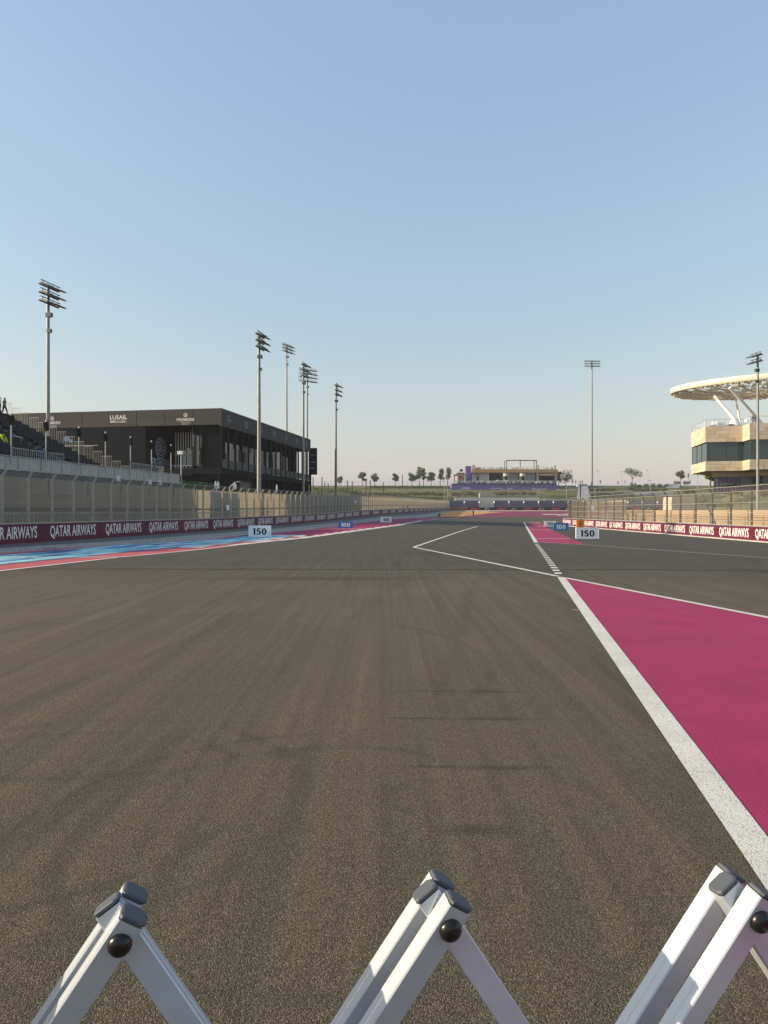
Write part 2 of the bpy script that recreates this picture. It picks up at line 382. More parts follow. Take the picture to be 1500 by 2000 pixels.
def stripe(p, q, w_):                          # ground rectangle from p to q, w_ wide
    dx, dy = q[0]-p[0], q[1]-p[1]; L = math.hypot(dx, dy); nx, ny = -dy/L*w_/2, dx/L*w_/2
    return [(p[0]+nx, p[1]+ny), (q[0]+nx, q[1]+ny), (q[0]-nx, q[1]-ny), (p[0]-nx, p[1]-ny)]
def pline(pts, w_):                            # mitred band along a polyline
    L, Rr = [], []
    for i, p in enumerate(pts):
        a = Vector(pts[max(i-1, 0)]); b = Vector(pts[min(i+1, len(pts)-1)]); d = (b-a).normalized(); n = Vector((-d.y, d.x))*w_/2
        L.append((p[0]+n.x, p[1]+n.y)); Rr.append((p[0]-n.x, p[1]-n.y))
    return L+Rr[::-1]
# ================================================================== THE SETTING
sheet('ground', [(-800, -400), (1000, -400), (1000, 1200), (-800, 1200)], -.06, 'sand')
edge_px = [(0,1116),(100,1104.5),(235,1089),(346,1078.5),(400,1073),(467,1065),(533,1057.7),(600,1051.2),(667,1042),(733,1033),(783,1026),(827,1017.5),(860,1013.5)]
E = [U(*p) for p in edge_px]
# smooth continuation of the kerb edge towards the camera and out of frame
d0 = Vector((E[1][0]-E[0][0], E[1][1]-E[0][1])).normalized()
E0 = [(E[0][0]-d0.x*k, E[0][1]-d0.y*k) for k in (24, 12, 5)]
Ef = E0 + E
asphalt_pts = [Ef[0]] + Ef[1:] + [U(905, 1010.6), U(1010, 1009.8), U(1125, 1009.3), (95, 176), (95, 60), (60, -12), (-16, -12)]
sheet('track', asphalt_pts, 0, 'asphalt')
# painted run-off along the left kerb
outer_px = [(0,1081),(107,1071.5),(240,1063.5),(400,1055),(433,1049),(533,1041.5),(600,1035),(633,1032.3),(690,1023.5),(718,1019.7),(765,1014.5),(816,1011.5),(850,1010.2)]
O = [U(*p) for p in outer_px]
d1 = Vector((O[1][0]-O[0][0], O[1][1]-O[0][1])).normalized()
O0 = [(O[0][0]-d1.x*k, O[0][1]-d1.y*k) for k in (26, 12)]
def lerp2(a, b, t): return (a[0]+(b[0]-a[0])*t, a[1]+(b[1]-a[1])*t)
def onpoly(pl, y):                             # point of a polyline at given Y
    for a, b in zip(pl, pl[1:]):
        if a[1] <= y <= b[1]: return lerp2(a, b, (y-a[1])/(b[1]-a[1]))
    return pl[-1] if y > pl[-1][1] else pl[0]
Of = O0+O
def band(name, y0, y1, t0, t1, off, mat, step=4.0):    # strip between fractions of the way edge -> outer, t may be callables
    ys = []; y = y0
    while y < y1-1e-3: ys.append(y); y += step
    ys.append(y1)
    A, B = [], []
    for y in ys:
        e = onpoly(Ef, y); o_ = onpoly(Of, y); s = (y-y0)/(y1-y0)
        A.append(lerp2(e, o_, t0(s) if callable(t0) else t0)); B.append(lerp2(e, o_, t1(s) if callable(t1) else t1))
    return sheet(name, A+B[::-1], off, mat)
ymax = min(O[-1][1], E[-1][1])
band('painted_runoff', -3, 47, 0.015, .995, .004, 'paint_red')
band('painted_waves', -3, 46, lambda s: .33-.06*s, lambda s: .88, .008, 'paint_navy')
def wave_flecks():                            # lens-shaped flecks of paint lying along the track, over the navy ground
    random.seed(77); k = 0
    for mat, n, l0, l1, w0, w1 in (('paint_blue', 170, 2.2, 5.5, .25, .6), ('paint_teal', 150, 1.8, 4.6, .16, .42), ('paint_navy', 40, 1.5, 3.5, .15, .35), ('paint_pale', 60, 1.6, 4.0, .10, .24)):
        mb = MB()
        for _ in range(n):
            y = random.uniform(2, 44); L = random.uniform(l0, l1); wd = random.uniform(w0, w1); s_ = (y+3)/49; lo, hi = .36-.06*s_, .85
            p = lerp2(onpoly(Ef, y), onpoly(Of, y), random.uniform(lo, hi)); q_ = onpoly(Ef, y+L); e_ = onpoly(Ef, y); d = Vector((q_[0]-e_[0], q_[1]-e_[1])).normalized(); nn = Vector((-d.y, d.x)); z = .012+k*.000008; k += 1
            pts = []
            for j, f in ((0, 0), (1.5, .7), (3.5, 1), (6.5, .8), (10, 0)): pts.append((j/10*L, f*wd/2))
            up = [(p[0]+d.x*x_+nn.x*h_, p[1]+d.y*x_+nn.y*h_, z) for x_, h_ in pts]; dn = [(p[0]+d.x*x_-nn.x*h_, p[1]+d.y*x_-nn.y*h_, z) for x_, h_ in pts[1:-1]]
            mb.add(dn+up[::-1], [tuple(range(len(dn)+len(up)))])
        mb.build('painted_waves', mat, None, kind='structure')
wave_flecks()
band('painted_runoff', 46, ymax, .02, 1.0, .004, 'paint_pink')
sheet('white_line', pline([(p[0]-.04, p[1]) for p in Ef], .16), .012, 'paint_white')
a_, b_ = U(0, 1088), U(235, 1089.3)
sheet('white_line', stripe((a_[0]-8, a_[1]-.2), b_, .26), .020, 'paint_white')
# serrated white kerb blocks running into the pink strip
def kerb_blocks():
    y = 33.0; i = 0
    while y < 118:
        e = onpoly(Ef, y); L = 2.4 if y < 60 else 3.4
        e2 = onpoly(Ef, y+L); wd = .55+.5*min(1, (y-33)/20)
        d = Vector((e2[0]-e[0], e2[1]-e[1])).normalized(); n = Vector((-d.y, d.x))
        pts = [(e[0]+n.x*.05, e[1]+n.y*.05), (e2[0]+n.x*.05, e2[1]+n.y*.05), (e2[0]+n.x*wd, e2[1]+n.y*wd), (e[0]+n.x*wd*.55-d.x*.6, e[1]+n.y*wd*.55-d.y*.6)]
        sheet('kerb_block', pts, .016, 'paint_white'); y += L+(.55 if y < 60 else .9); i += 1
kerb_blocks()
for i, (y, t0, t1) in enumerate(((31, .22, .5), (34, .3, .62), (37.2, .25, .7), (40.6, .3, .78), (44.3, .28, .84))):   # tapering white and grey flashes where the waves end
    e, o_ = onpoly(Ef, y), onpoly(Of, y); e2, o2 = onpoly(Ef, y+3.2), onpoly(Of, y+3.2)
    sheet('white_flash', [lerp2(e, o_, t0-.12), lerp2(e2, o2, t0), lerp2(e2, o2, t1), lerp2(e, o_, t1-.25)], .012, 'paint_white')
for (p, q) in (((642,1032.2),(728,1033.2)), ((712,1021),(780,1022))):
    sheet('white_line', stripe(U(*p), U(*q), .45), .012, 'paint_white')
# gravel verge rising from the painted strip to the foot of the wall
def verge():
    vs, fs = [], []; ys = [-10, -3, 10, 20, 30, 40, 50, 60, 75, 90, 105, 120, 135, 150, 165, 185, 215, 245, 284]
    for y in ys:
        e = onpoly(Of, y) if y <= O[-1][1] else lerp2(O[-1], (26.5, 284), (y-O[-1][1])/(284-O[-1][1])-.0)
        if y < Of[0][1]: e = (Of[0][0]-(Of[0][1]-y)*.2, y)
        a = 1.0158*y-4.27; wl = T(-23.6, a)
        k = min(1.0, max(0.0, 1-(y-170)/100)) if y > 170 else 1
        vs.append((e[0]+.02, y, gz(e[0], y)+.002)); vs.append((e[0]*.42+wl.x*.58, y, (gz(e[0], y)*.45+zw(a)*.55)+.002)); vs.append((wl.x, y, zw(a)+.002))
    n = len(ys)
    for i in range(n-1):
        for j in range(2): fs.append((3*i+j, 3*i+3+j, 3*i+4+j, 3*i+1+j)[::-1])
    me = bpy.data.meshes.new('gravel_verge'); me.from_pydata(vs, [], fs); me.materials.append(M['gravel']); me.materials.append(M['grey_strip'])
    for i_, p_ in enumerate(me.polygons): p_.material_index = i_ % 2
    bm = bmesh.new(); bm.from_mesh(me); bmesh.ops.recalc_face_normals(bm, faces=bm.faces[:])
    for f in bm.faces:
        if f.normal.z < 0: f.normal_flip()
    bm.to_mesh(me); bm.free()
    place('gravel_verge', me, None, kind='structure')
verge()
# right-hand painted wedge and its white edge lines
def C_(c, y): return (.18*y+c, y)
near_r = (8.6, -2.2)
sheet('painted_wedge', [C_(1.24, -3), C_(1.24, 17.0), U(1500, 1208), near_r, (8.6, -3)], .004, 'paint_pink')
sheet('white_line', [C_(1.067, -3), C_(1.067, 17.35), C_(1.245, 17.25), C_(1.245, -3)], .008, 'paint_white')
p0, p1 = U(1096, 1128.5), U(1500, 1208)
dv = Vector((p1[0]-p0[0], p1[1]-p0[1])).normalized()
sheet('white_line', stripe((p0[0]+.07, p0[1]-.1), (p1[0]+dv.x*12, p1[1]+dv.y*12), .13), .012, 'paint_white')
sheet('white_line', pline([U(933, 1028), U(808, 1069), U(1090, 1126)], .15), .008, 'paint_white')
for i in range(20):                            # dashes across the pit lane mouth
    y = 18.15+i*.89
    sheet('white_dash', [C_(1.06, y), C_(1.06, y+.42), C_(1.25, y+.42), C_(1.25, y)], .008, 'paint_white')
tri = [U(1026, 1021.5), U(1046, 1058.5), U(1145, 1063.8), U(1116, 1052.8), U(1081, 1036.2), U(1063, 1027.8), U(1056, 1020.5)]
sheet('painted_wedge', tri, .004, 'paint_pink')
sheet('white_line', stripe(U(1023.5, 1020.5), U(1047, 1060), .22), .012, 'paint_white')
sheet('white_line', pline([U(1046, 1059), U(1142, 1064.3), U(1290, 1075), U(1420, 1084.3), U(1560, 1094.5)], .12), .012, 'paint_white')
for (p, q, w_) in (((1030,1027.8),(1078,1027.8),.5), ((1034,1035),(1080,1035.6),.45), ((1043,1052.3),(1116,1052.6),.28), ((1022,1020.6),(1105,1018.2),.6)):
    sheet('white_line', stripe(U(*p), U(*q), w_), .012, 'paint_white')
sheet('painted_patch', [U(1028,1022.2), U(1034,1020.9), U(1056,1021.2), U(1052,1023)], .016, 'paint_red')
# joint in the asphalt and a few marks
sheet('asphalt_joint', pline([U(30,1111.6), U(480,1112), U(760,1112.4), U(1090,1113.2), U(1500,1115)], .13), .004, 'joint_seal')
sheet('survey_mark', stripe(U(1117,1191), U(1131,1191.6), .035), .004, 'paint_white')
# far run-off
Aasp = [U(830, 1012.6), U(905, 1010.6), U(1010, 1009.8), U(1125, 1009.3)]
far_y = 283.0
sheet('painted_runoff', [U(880, 1011.2), Aasp[1], Aasp[2], (90, 176), (120, 240), (120, 281), (40, 281), (35, 232)], .004, 'paint_maroon')
sheet('painted_runoff', [U(855, 1009.5), U(905, 1008.8), U(922, 1004.5), U(985, 1000.6), U(925, 999.2), U(872, 999.6), U(862, 1003)], .012, 'paint_orange')
sheet('cream_strip', [(31, 262), (120, 270), (120, 280), (60, 279), (30, 279)], .016, 'paint_cream')
sheet('painted_runoff', [U(835, 1011.6), U(860, 1008.8), U(905, 1009.6), U(890, 1011.3)], .010, 'paint_pink')
for (p, q) in (((1060,1004.6),(1092,1004.6)), ((1088,1006),(1116,1006.2)), ((1108,1003.6),(1124,1004.6))):
    sheet('white_flash', stripe(U(*p), U(*q), 5.5), .010, 'paint_white')
# grassed banks at the end of the straight
HP = [(286, 1.85), (293, 2.1), (296, 3.6), (311, 6.6), (311.5, 8.0), (317, 8.1), (330, 11.3), (330.5, 12.2), (334, 12.3), (342, 13.55), (420, 13.9), (700, 13.0)]
def hz(y): return interp(y, HP)
def hill():
    xs = [-260+10*i for i in range(70)]; ys = [286, 290, 293, 296, 300, 306, 311, 311.5, 314, 317, 321, 326, 330, 330.5, 334, 338, 342, 360, 420, 700]
    vs = [(x, y, hz(y)+(.35*math.sin(x*.07+y*.11)+.25*math.sin(x*.19) if 296 < y < 330 else 0)) for y in ys for x in xs]
    n = len(xs); fs = [(j*n+i, j*n+i+1, (j+1)*n+i+1, (j+1)*n+i) for j in range(len(ys)-1) for i in range(n-1)]
    me = bpy.data.meshes.new('grass_bank'); me.from_pydata(vs, [], fs); me.materials.append(M['grass']); place('grass_bank', me, None, kind='structure')
hill()
mb = MB(); mb.box((-260, 342.2, 13.2), (420, 350, 13.75)); mb.build('hilltop_path', 'concrete_pale', kind='structure')
# mound under the right-hand building
def mound():
    def h(x, y):
        s = max(0, min(1, (x-(.43*y-1.5))/10)); t = max(0, min(1, (y-66)/52)); u = max(0, min(1, (190-y)/40))
        s = s*s*(3-2*s); t = t*t*(3-2*t); return -.6+5.5*s*t*u+.2*math.sin(x*.6)*math.sin(y*.4)*s
    xs = [30+2.5*i for i in range(46)]; ys = [46+3*i for i in range(50)]; n = len(xs)
    vs = [(x, y, h(x, y)) for y in ys for x in xs]; fs = [(j*n+i, j*n+i+1, (j+1)*n+i+1, (j+1)*n+i) for j in range(len(ys)-1) for i in range(n-1)]
    me = bpy.data.meshes.new('grass_mound'); me.from_pydata(vs, [], fs); me.materials.append(M['grass'])
    for p in me.polygons: p.use_smooth = True
    place('grass_mound', me, None, kind='structure'); return h
mound_h = mound()

# ================================================================== LEFT SIDE OF THE TRACK
# --- advertising wall
def rail_along(parent, name, r, zoff, a0, a1, rad, mat, step=12):
    mb = MB(); a = a0
    while a < a1: b = min(a+step, a1); mb.tube((r, a, zw(a)+zoff), (r, b, zw(b)+zoff), rad, n=4, caps=False); a = b
    return mb.build(name, mat, parent)
def left_wall():
    t = thing('advertising_wall', 'long low maroon advertising wall with white airline lettering along the left verge, shaded side', 'wall', (0, 0, 0), -PHI)
    r = -23.92
    def panel(a0, L, txt, tw, first={}):
        key = (L, txt)
        if key not in first:
            mb = MB(); mb.box((-.45, .01, 0), (0, L-.01, .94)); mb.box((-.45, .01, -.8), (-.03, L-.01, 0), 1)
            tm = MB()
            if txt: text_mb(tm, txt, (.008, (L-tw)/2, .115), (0, 1, 0), (0, 0, 1), tw, .72, bold=.014)
            first[key] = (mb.mesh('banner', ['maroon_banner', 'concrete']), tm.mesh('lettering', 'banner_white') if txt else None)
        pm, lm = first[key]; tilt = math.atan2(zw(a0+L)-zw(a0), L)
        p = place('banner', pm, t, (r, a0, zw(a0)), (tilt, 0, 0))
        if lm: place('lettering', lm, p)
    a = 33.5-5*5.23
    while a < 111: panel(a, 5.23, 'QATAR AIRWAYS', 4.18); a += 5.23
    while a < 281: panel(a, 9.3, 'QATAR AIRWAYS', 6.3); a += 9.3
    rail_along(t, 'top_rail', r-.1, .985, 7.5, 284, .05, 'galvanised')
left_wall()
# --- debris fence
def fence_post_mesh(h, kx, kz, up=.14):
    mb = MB(); mb.box((-.06, -.05, -.3), (.06, .05, h)); mb.bar((0, 0, h-.04), (kx, 0, h+kz), .09, .10, (0, 1, 0)); mb.box((-.09, -.09, .93), (.09, .09, 1.0))
    return mb.mesh('post', 'fence_post')
def fence_panel_mesh(h, kx, kz, L, mat, z0=.95):
    mb = MB(); mb.quad((0, 0, z0), (0, L, z0), (0, L, h), (0, 0, h)); mb.quad((0, 0, h), (0, L, h), (kx, L, h+kz), (kx, 0, h+kz)); return mb.mesh('mesh_panel', mat)
def left_fence():
    t = thing('debris_fence', 'tall wire debris fence with inward-bent posts rising behind the left maroon wall', 'fence', (0, 0, 0), -PHI)
    pm = fence_post_mesh(3.3, .28, .34); wm = fence_panel_mesh(3.3, .28, .34, 1.93, 'wire_mesh')
    r = -24.5
    for i in range(-8, 131):
        a = 31.14+i*1.93
        place('post', pm, t, (r, a, zw(a))); place('mesh_panel', wm, t, (r+.07, a, zw(a)), (math.atan2(zw(a+1.93)-zw(a), 1.93), 0, 0))
    for z in (1.45, 2.0, 2.6, 3.28): rail_along(t, 'cable', r+.09, z, 16, 283, .016, 'galvanised')
    rail_along(t, 'cable', r+.36, 3.64, 16, 283, .016, 'galvanised')
left_fence()
# --- fabric screen behind it
def left_screen():
    t = thing('fabric_screen', 'beige shade fabric screen stretched in panels behind the left debris fence', 'screen', (0, 0, 0), -PHI)
    L = 3.86; mb = MB()
    nz = 6; ny = 5
    vs = [(.05*math.sin(j*2.1+k*1.3), L*j/ny, 3.62*k/nz) for k in range(nz+1) for j in range(ny+1)]
    mb.add(vs, [(k*(ny+1)+j, k*(ny+1)+j+1, (k+1)*(ny+1)+j+1, (k+1)*(ny+1)+j) for k in range(nz) for j in range(ny)], 0, True)
    me = mb.mesh('fabric_panel', 'shade_fabric')
    pm = MB(); pm.tube((-.12, 0, -.3), (-.12, 0, 3.7), .045, n=6); pme = pm.mesh('pole', 'fence_post')
    a = 14
    while a < 282:
        place('fabric_panel', me, t, (-26.2, a, zw(a)-.25)); place('pole', pme, t, (-26.2, a, zw(a)-.2)); a += L
    rail_along(t, 'rail', -26.1, 1.72, 14, 282, .09, 'steel_dark')
left_screen()
def left_crowd_barrier():
    t = thing('crowd_barrier', 'low grey metal railing standing between the left debris fence and the beige fabric', 'barrier', (0, 0, 0), -PHI)
    mb = MB(); L = 2.4
    for z in (.25, 1.5): mb.tube((0, 0, z), (0, L-.1, z), .025, n=5)
    for j in range(9): mb.tube((0, .05+j*.28, .2), (0, .05+j*.28, 1.5), .018, n=4)
    me = mb.mesh('railing_panel', 'galvanised')
    for i in range(22): a = 22+i*L; place('railing_panel', me, t, (-25.5, a, zw(a)))
left_crowd_barrier()

# --- grandstand
SLOPE = .5
def row_z(b): return 4.35+(b-28.6)*SLOPE
def grandstand():
    t = thing('grandstand', 'temporary grandstand with rows of black seats rising to the left behind the fence', 'grandstand', (0, 0, 0), -PHI)
    a0, a1 = 20.0, 50.0
    st = MB(); st.box((-43.6, a0, 3.45), (-27.1, 55.6, 3.78)); st.build('platform', 'deck_grey', t)
    n = 23; tiers = MB(); seats = MB(); AIS = (21.3, 33.3, 45.3)
    for i in range(n):
        b = 28.9+i*.6; z = row_z(b)-.40
        tiers.box((-b-.6, a0, z-.32), (-b, a1, z))
        y = a0+.3
        while y < a1-.3:
            if not any(abs(y-q) < .65 for q in AIS):
                x = -b-.42
                seats.box((x-.02, y-.19, z+.20), (x+.32, y+.19, z+.25)); seats.obox((x-.05, y, z+.36), (.025, 0, .005), (0, .19, 0), (-.03, 0, .14))
            y += .46
    tiers.build('tier', 'deck_grey', t, kind='stuff'); seats.build('seat', 'seat_black', t, kind='stuff')
    sm = MB(); sm.box((-.28, -.6, -.1), (.02, .6, .06)); sme = sm.mesh('aisle_step', 'step_white')
    for q in AIS[1:]:
        for i in range(0, n, 3): b = 28.9+i*.6; place('aisle_step', sme, t, (-b-.15, q, row_z(b)-.38))
    und = MB()
    for y in range(22, 56, 5):
        for b in (28.2, 33, 38, 43): und.tube((-b, y, -.1), (-b, y, 3.5), .06, n=5)
    und.build('scaffold', 'galvanised', t)
    # front railing panels
    fm = MB(); L = 1.98
    fm.box((-.015, .05, .10), (.015, L-.05, .72), 1)
    for y in (0, L*.5, L-.02): fm.box((-.03, y-.025, -.3), (.03, y+.025, .84))
    for z in (.08, .75, .83): fm.box((-.025, 0, z-.02), (.025, L, z+.02))
    fme = fm.mesh('railing_panel', ['galvanised', 'galvanised'])
    for i in range(18): place('railing_panel', fme, t, (-27.2, 20+i*L, 3.8))
    # upper run of railings with bars only, beside the gangway
    gm = MB()
    for z in (.05, 1.05): gm.box((-.02, 0, z-.02), (.02, 1.5, z+.02))
    for j in range(9): gm.box((-.012, j*.185, 0), (.012, j*.185+.02, 1.05))
    gme = gm.mesh('gangway_railing', 'galvanised')
    for y in (36.3, 38.0, 39.7, 49.5, 51.2, 52.9): place('gangway_railing', gme, t, (-28.0, y, 4.15))
    # stepped end guard
    em = MB()
    for z in (.05, 1.15): em.box((0, -.015, z-.015), (.78, .015, z+.015))
    for x in (0, .15, .30, .45, .60, .76): em.box((x, -.008, 0 if x not in (0, .76) else -.6), (x+.014, .008, 1.15))
    eme = em.mesh('guard_panel', 'fence_post')
    for i in range(18):
        b = 28.6+i*.82; place('guard_panel', eme, t, (-b-.8, 53.2, max(3.8, row_z(b)-1.1)))
    wl = MB(); wl.box((-43.6, a0, 3.6), (-43.3, a1, 11.2)); wl.build('back_wall', 'cladding_navy', t)
grandstand()
# --- loudspeaker posts on the stand's rail
spk_labels = ['leftmost loudspeaker post, in front of the black grandstand seats at the picture edge', 'loudspeaker post just below the tall floodlight mast, before the seats', 'loudspeaker post before the last grandstand seats, beside white bag',
  'loudspeaker post before the dark wall right of the seats', 'loudspeaker post in front of the corner of the dark box building', 'loudspeaker post beside the first letter of PREMIERE on the dark wall', 'loudspeaker post right of the PREMIERE lettering, by the end of the stand railing']
spk = MB()
spk.tube((0, 0, -.2), (0, 0, 2.0), .035, n=6)
spkp = spk.mesh('pole', 'galvanised')
bx = MB(); bx.obox((.02, 0, 2.25), (.10, .02, 0), (-.02, .10, .03), (0, -.04, .25)); bx.box((-.06, -.06, 1.95), (.06, .06, 2.02)); bxm = bx.mesh('speaker_cabinet', 'print_black')
gr = MB(); gr.tube((0, 0, 2.48), (0, 0, 2.62), .055, .03, n=8); grm = gr.mesh('antenna', 'galvanised')
for lab, px in zip(spk_labels, (22, 90, 154, 206, 255, 296, 334)):
    d = 1400*27.45/(1000-px); p = Vector((DX(px, d), d, 4.35))
    t = thing('loudspeaker_post', lab, 'loudspeaker', p, -PHI+random.uniform(-.4, .4), 'loudspeaker posts along the stand railing')
    place('pole', spkp, t); place('speaker_cabinet', bxm, t); place('antenna', grm, t)
d = 1400*27.45/(1000-354); t = thing('cctv_post', 'post with a white camera at the right end of the grandstand railing', 'camera post', (DX(354, d), d, 4.3), -PHI)
m1 = MB(); m1.tube((0, 0, -.5), (0, 0, 2.2), .05, n=6); m1.build('pole', 'galvanised', t)
m1 = MB(); m1.box((-.3, -.12, 2.0), (.12, .12, 2.28)); m1.tube((-.32, 0, 2.1), (-.3, 0, 2.1), .1, n=8); m1.build('camera_housing', 'white_plastic', t)
wb = MB(); wb.obox((0, 0, .17), (.18, 0, 0), (0, .12, 0), (0, .02, .19)); wb.tube((-.07, 0, .36), (.05, 0, .40), .04, n=6); wb.bar((.15, 0, .1), (.24, 0, -.1), .05, .1); wbm = wb.mesh('floodlight_head', 'white_plastic')
for px, py, lab in ((231, 934, 'white floodlight head peeping over the fence below the third loudspeaker post, leftmost of three'), (293, 940.5, 'white floodlight head over the fence, middle one of three near PREMIERE wall'), (312.5, 941.5, 'white floodlight head over the fence, right one of three near PREMIERE wall')):
    d = 1400*25.2/(1000-px); o = place('floodlight', wbm, None, D(px, py+5, d), (0, 0, -PHI)); o.scale = (.55, .55, .75); o['label'] = lab; o['category'] = 'floodlight'; o['group'] = 'white floodlights over the left fence'
mb = MB(); mb.obox((0, 0, .14), (.15, .04, 0), (-.03, .14, .02), (.02, 0, .14)); mb.obox((.3, .03, .02), (.15, 0, -.08), (0, .14, 0), (.04, 0, .09)); mb.tube((-.12, 0, .27), (.2, .03, .32), .05, n=6)
o = mb.build('sheet_bundle', 'cloth_white', None, T(-34.2, 50.6, row_z(34.2)-.1)); o['label'] = 'white cloth bundle lying on the end seats of the grandstand'; o['category'] = 'bundle'
# --- hospitality building
def premiere():
    t = thing('hospitality_building', 'black two-storey hospitality building with PREMIERE signs beyond the grandstand', 'building', (0, 0, 0), -PHI)
    rb = -33.5; A0, A1 = 79.3, 117.0; ZT, ZF, ZB, ZL = 13.66, 11.6, 6.66, 5.94
    mb = MB(); mb.box((rb-.35, A0, ZF), (rb, A1, ZT)); mb.box((-62.5, A0, ZF+.15), (rb-.35, A0+.35, ZT-.002)); mb.box((-62.5, A0+.35, ZT-.4), (rb-.35, A1, ZT-.05))
    mb.box((rb-6, A1-.3, ZF), (rb-.35, A1, ZT-.003))
    fa = mb.build('fascia', 'cladding_dark', t)
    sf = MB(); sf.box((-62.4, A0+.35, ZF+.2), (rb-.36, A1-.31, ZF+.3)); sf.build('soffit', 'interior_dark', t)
    # joints of the fascia boards
    jm = MB()
    for k in range(1, 9): jm.box((rb+.001, A0+k*4.2-.015, ZF+.02), (rb+.012, A0+k*4.2+.015, ZT-.02))
    for k in range(1, 8): x = rb-k*3.6; jm.box((x-.015, A0-.012, ZF+.17), (x+.015, A0-.001, ZT-.02))
    jm.build('board_joint', 'print_black', fa)
    # floor slab, balcony front
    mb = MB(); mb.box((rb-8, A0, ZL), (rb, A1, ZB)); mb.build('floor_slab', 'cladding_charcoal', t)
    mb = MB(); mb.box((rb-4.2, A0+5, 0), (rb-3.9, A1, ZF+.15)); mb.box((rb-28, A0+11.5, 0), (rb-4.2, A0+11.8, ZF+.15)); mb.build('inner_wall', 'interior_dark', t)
    cm = MB(); cm.box((-.17, -.16, 0), (.0, .16, ZF-ZB)); cme = cm.mesh('column', 'cladding_navy')
    lm = MB(); lm.box((-.2, -.14, -.3), (.0, .14, ZL)); lme = lm.mesh('column', 'cladding_navy')
    rm = MB()
    for z in (.12, 1.0): rm.box((-.03, 0, z-.03), (.03, 2.0, z+.03))
    rm.box((-.01, .05, .16), (.01, 1.95, .96))
    for j in range(13): rm.box((-.02, j*.165, .1), (.02, j*.165+.02, 1.0))
    rme = rm.mesh('balustrade', 'steel_dark')
    wm = MB(); wm.box((-.03, .15, 0), (.03, 2.0, ZF-ZB-.1)); wme = wm.mesh('window', 'glass_dark')
    for i in range(18):
        a = A0+.16+i*(A1-A0-.32)/17
        place('column', cme, t, (rb-.03, a, ZB)); place('column', lme, t, (rb-.3, a, 0))
        if i < 17: place('balustrade', rme, t, (rb-.1, a+.1, ZB)); place('window', wme, t, (rb-3.8, a, ZB))
    cu = MB(); 
    for j in range(4): cu.box((-.05, j*.16, 0), (.03+.03*(j % 2), j*.16+.14, 2.7))
    cume = cu.mesh('curtain', 'curtain_white')
    for i in (0, 1, 2, 3, 4, 5, 6, 7, 8, 9, 11, 12, 13, 14, 15): place('curtain', cume, t, (rb-1.9-.25*(i % 3), A0+1.0+i*2.2+.2*(i % 2), ZB+(.25 if i < 8 else .9)))
    # front: white slat screen above a dark deck
    sm = MB(); sm.box((-.04, -.04, 0), (.04, .04, 5.0)); sme = sm.mesh('slat', 'step_white')
    for i in range(14): place('slat', sme, t, (-41.2+i*.33, A0+4.0, ZB-.3))
    rl = MB(); rl.box((-41.3, A0+3.85, 8.5), (-36.4, A0+3.92, 8.6)); rl.box((-40.4, A0+1.0, 5.9), (-36.4, A0+1.06, 6.0)); rl.box((-40.4, A0+1.0, 7.0), (-36.4, A0+1.06, 7.06))
    for i in range(9): rl.box((-40.4+i*.5, A0+1.0, 5.9), (-40.36+i*.5, A0+1.05, 7.05))
    rl.build('deck_railing', 'galvanised', t)
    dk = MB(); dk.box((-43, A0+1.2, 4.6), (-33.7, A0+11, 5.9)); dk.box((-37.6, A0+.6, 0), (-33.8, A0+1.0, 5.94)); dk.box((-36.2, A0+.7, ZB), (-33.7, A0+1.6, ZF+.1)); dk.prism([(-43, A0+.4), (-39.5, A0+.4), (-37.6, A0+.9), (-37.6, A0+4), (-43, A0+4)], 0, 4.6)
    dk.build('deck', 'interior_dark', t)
    ew = MB(); ew.box((rb-14, A1-.28, 0), (rb-.5, A1-.02, ZL-.01)); ew.box((rb-14, A1-.28, ZB), (rb-2.4, A1-.02, ZF-.01)); ew.build('end_wall', 'cladding_navy', t)
    dp = MB(); random.seed(3)
    for i in range(7): x = -40.6+i*.58; h = 2.1+random.uniform(-.5, .5); dp.box((x, A0+4.6, 7.3), (x+.42, A0+4.66, 7.3+h)); dp.box((x+.1, A0+4.5, 8.5+.2*(i % 2)), (x+.6, A0+4.56, 8.8+.2*(i % 2)))
    dp.build('white_backdrop', 'white_plastic', t)
    # dark box with the big sign
    mb = MB(); mb.box((-62, A0+.06, 0), (-43.1, A0+8, ZF+.14)); bxo = mb.build('side_block', 'cladding_navy', t)
    bl = MB(); bl.box((-61.9, A0+.02, 0), (-43.16, A0+.055, ZF+.13)); bl.build('front_boarding', 'cladding_charcoal', bxo)
    lt = MB(); lt.box((-55.5, A0-.08, 9.5), (-49.3, A0+.0, 9.58)); lt.build('strip_rail', 'print_grey', bxo)
    x = -43.09
    tm = MB(); text_mb(tm, 'PREMIERE', (x, A0+1.5, 6.95), (0, 1, 0), (0, 0, 1), 4.6, 1.15, bold=.012); text_mb(tm, 'HOSPITALITY', (x, A0+2.5, 6.15), (0, 1, 0), (0, 0, 1), 2.6, .36); tm.build('sign_lettering', 'print_blue', bxo)
    em = MB()
    cy, cz = A0+3.7, 9.4
    def ring(mb, c, ux, uz, r0, r1, n=24):
        c = Vector(c); ux = Vector(ux); uz = Vector(uz)
        pts = [[c+ux*r*math.cos(2*math.pi*i/n)+uz*r*math.sin(2*math.pi*i/n) for i in range(n)] for r in (r0, r1)]
        mb.add(pts[0]+pts[1], [(i, (i+1) % n, n+(i+1) % n, n+i) for i in range(n)])
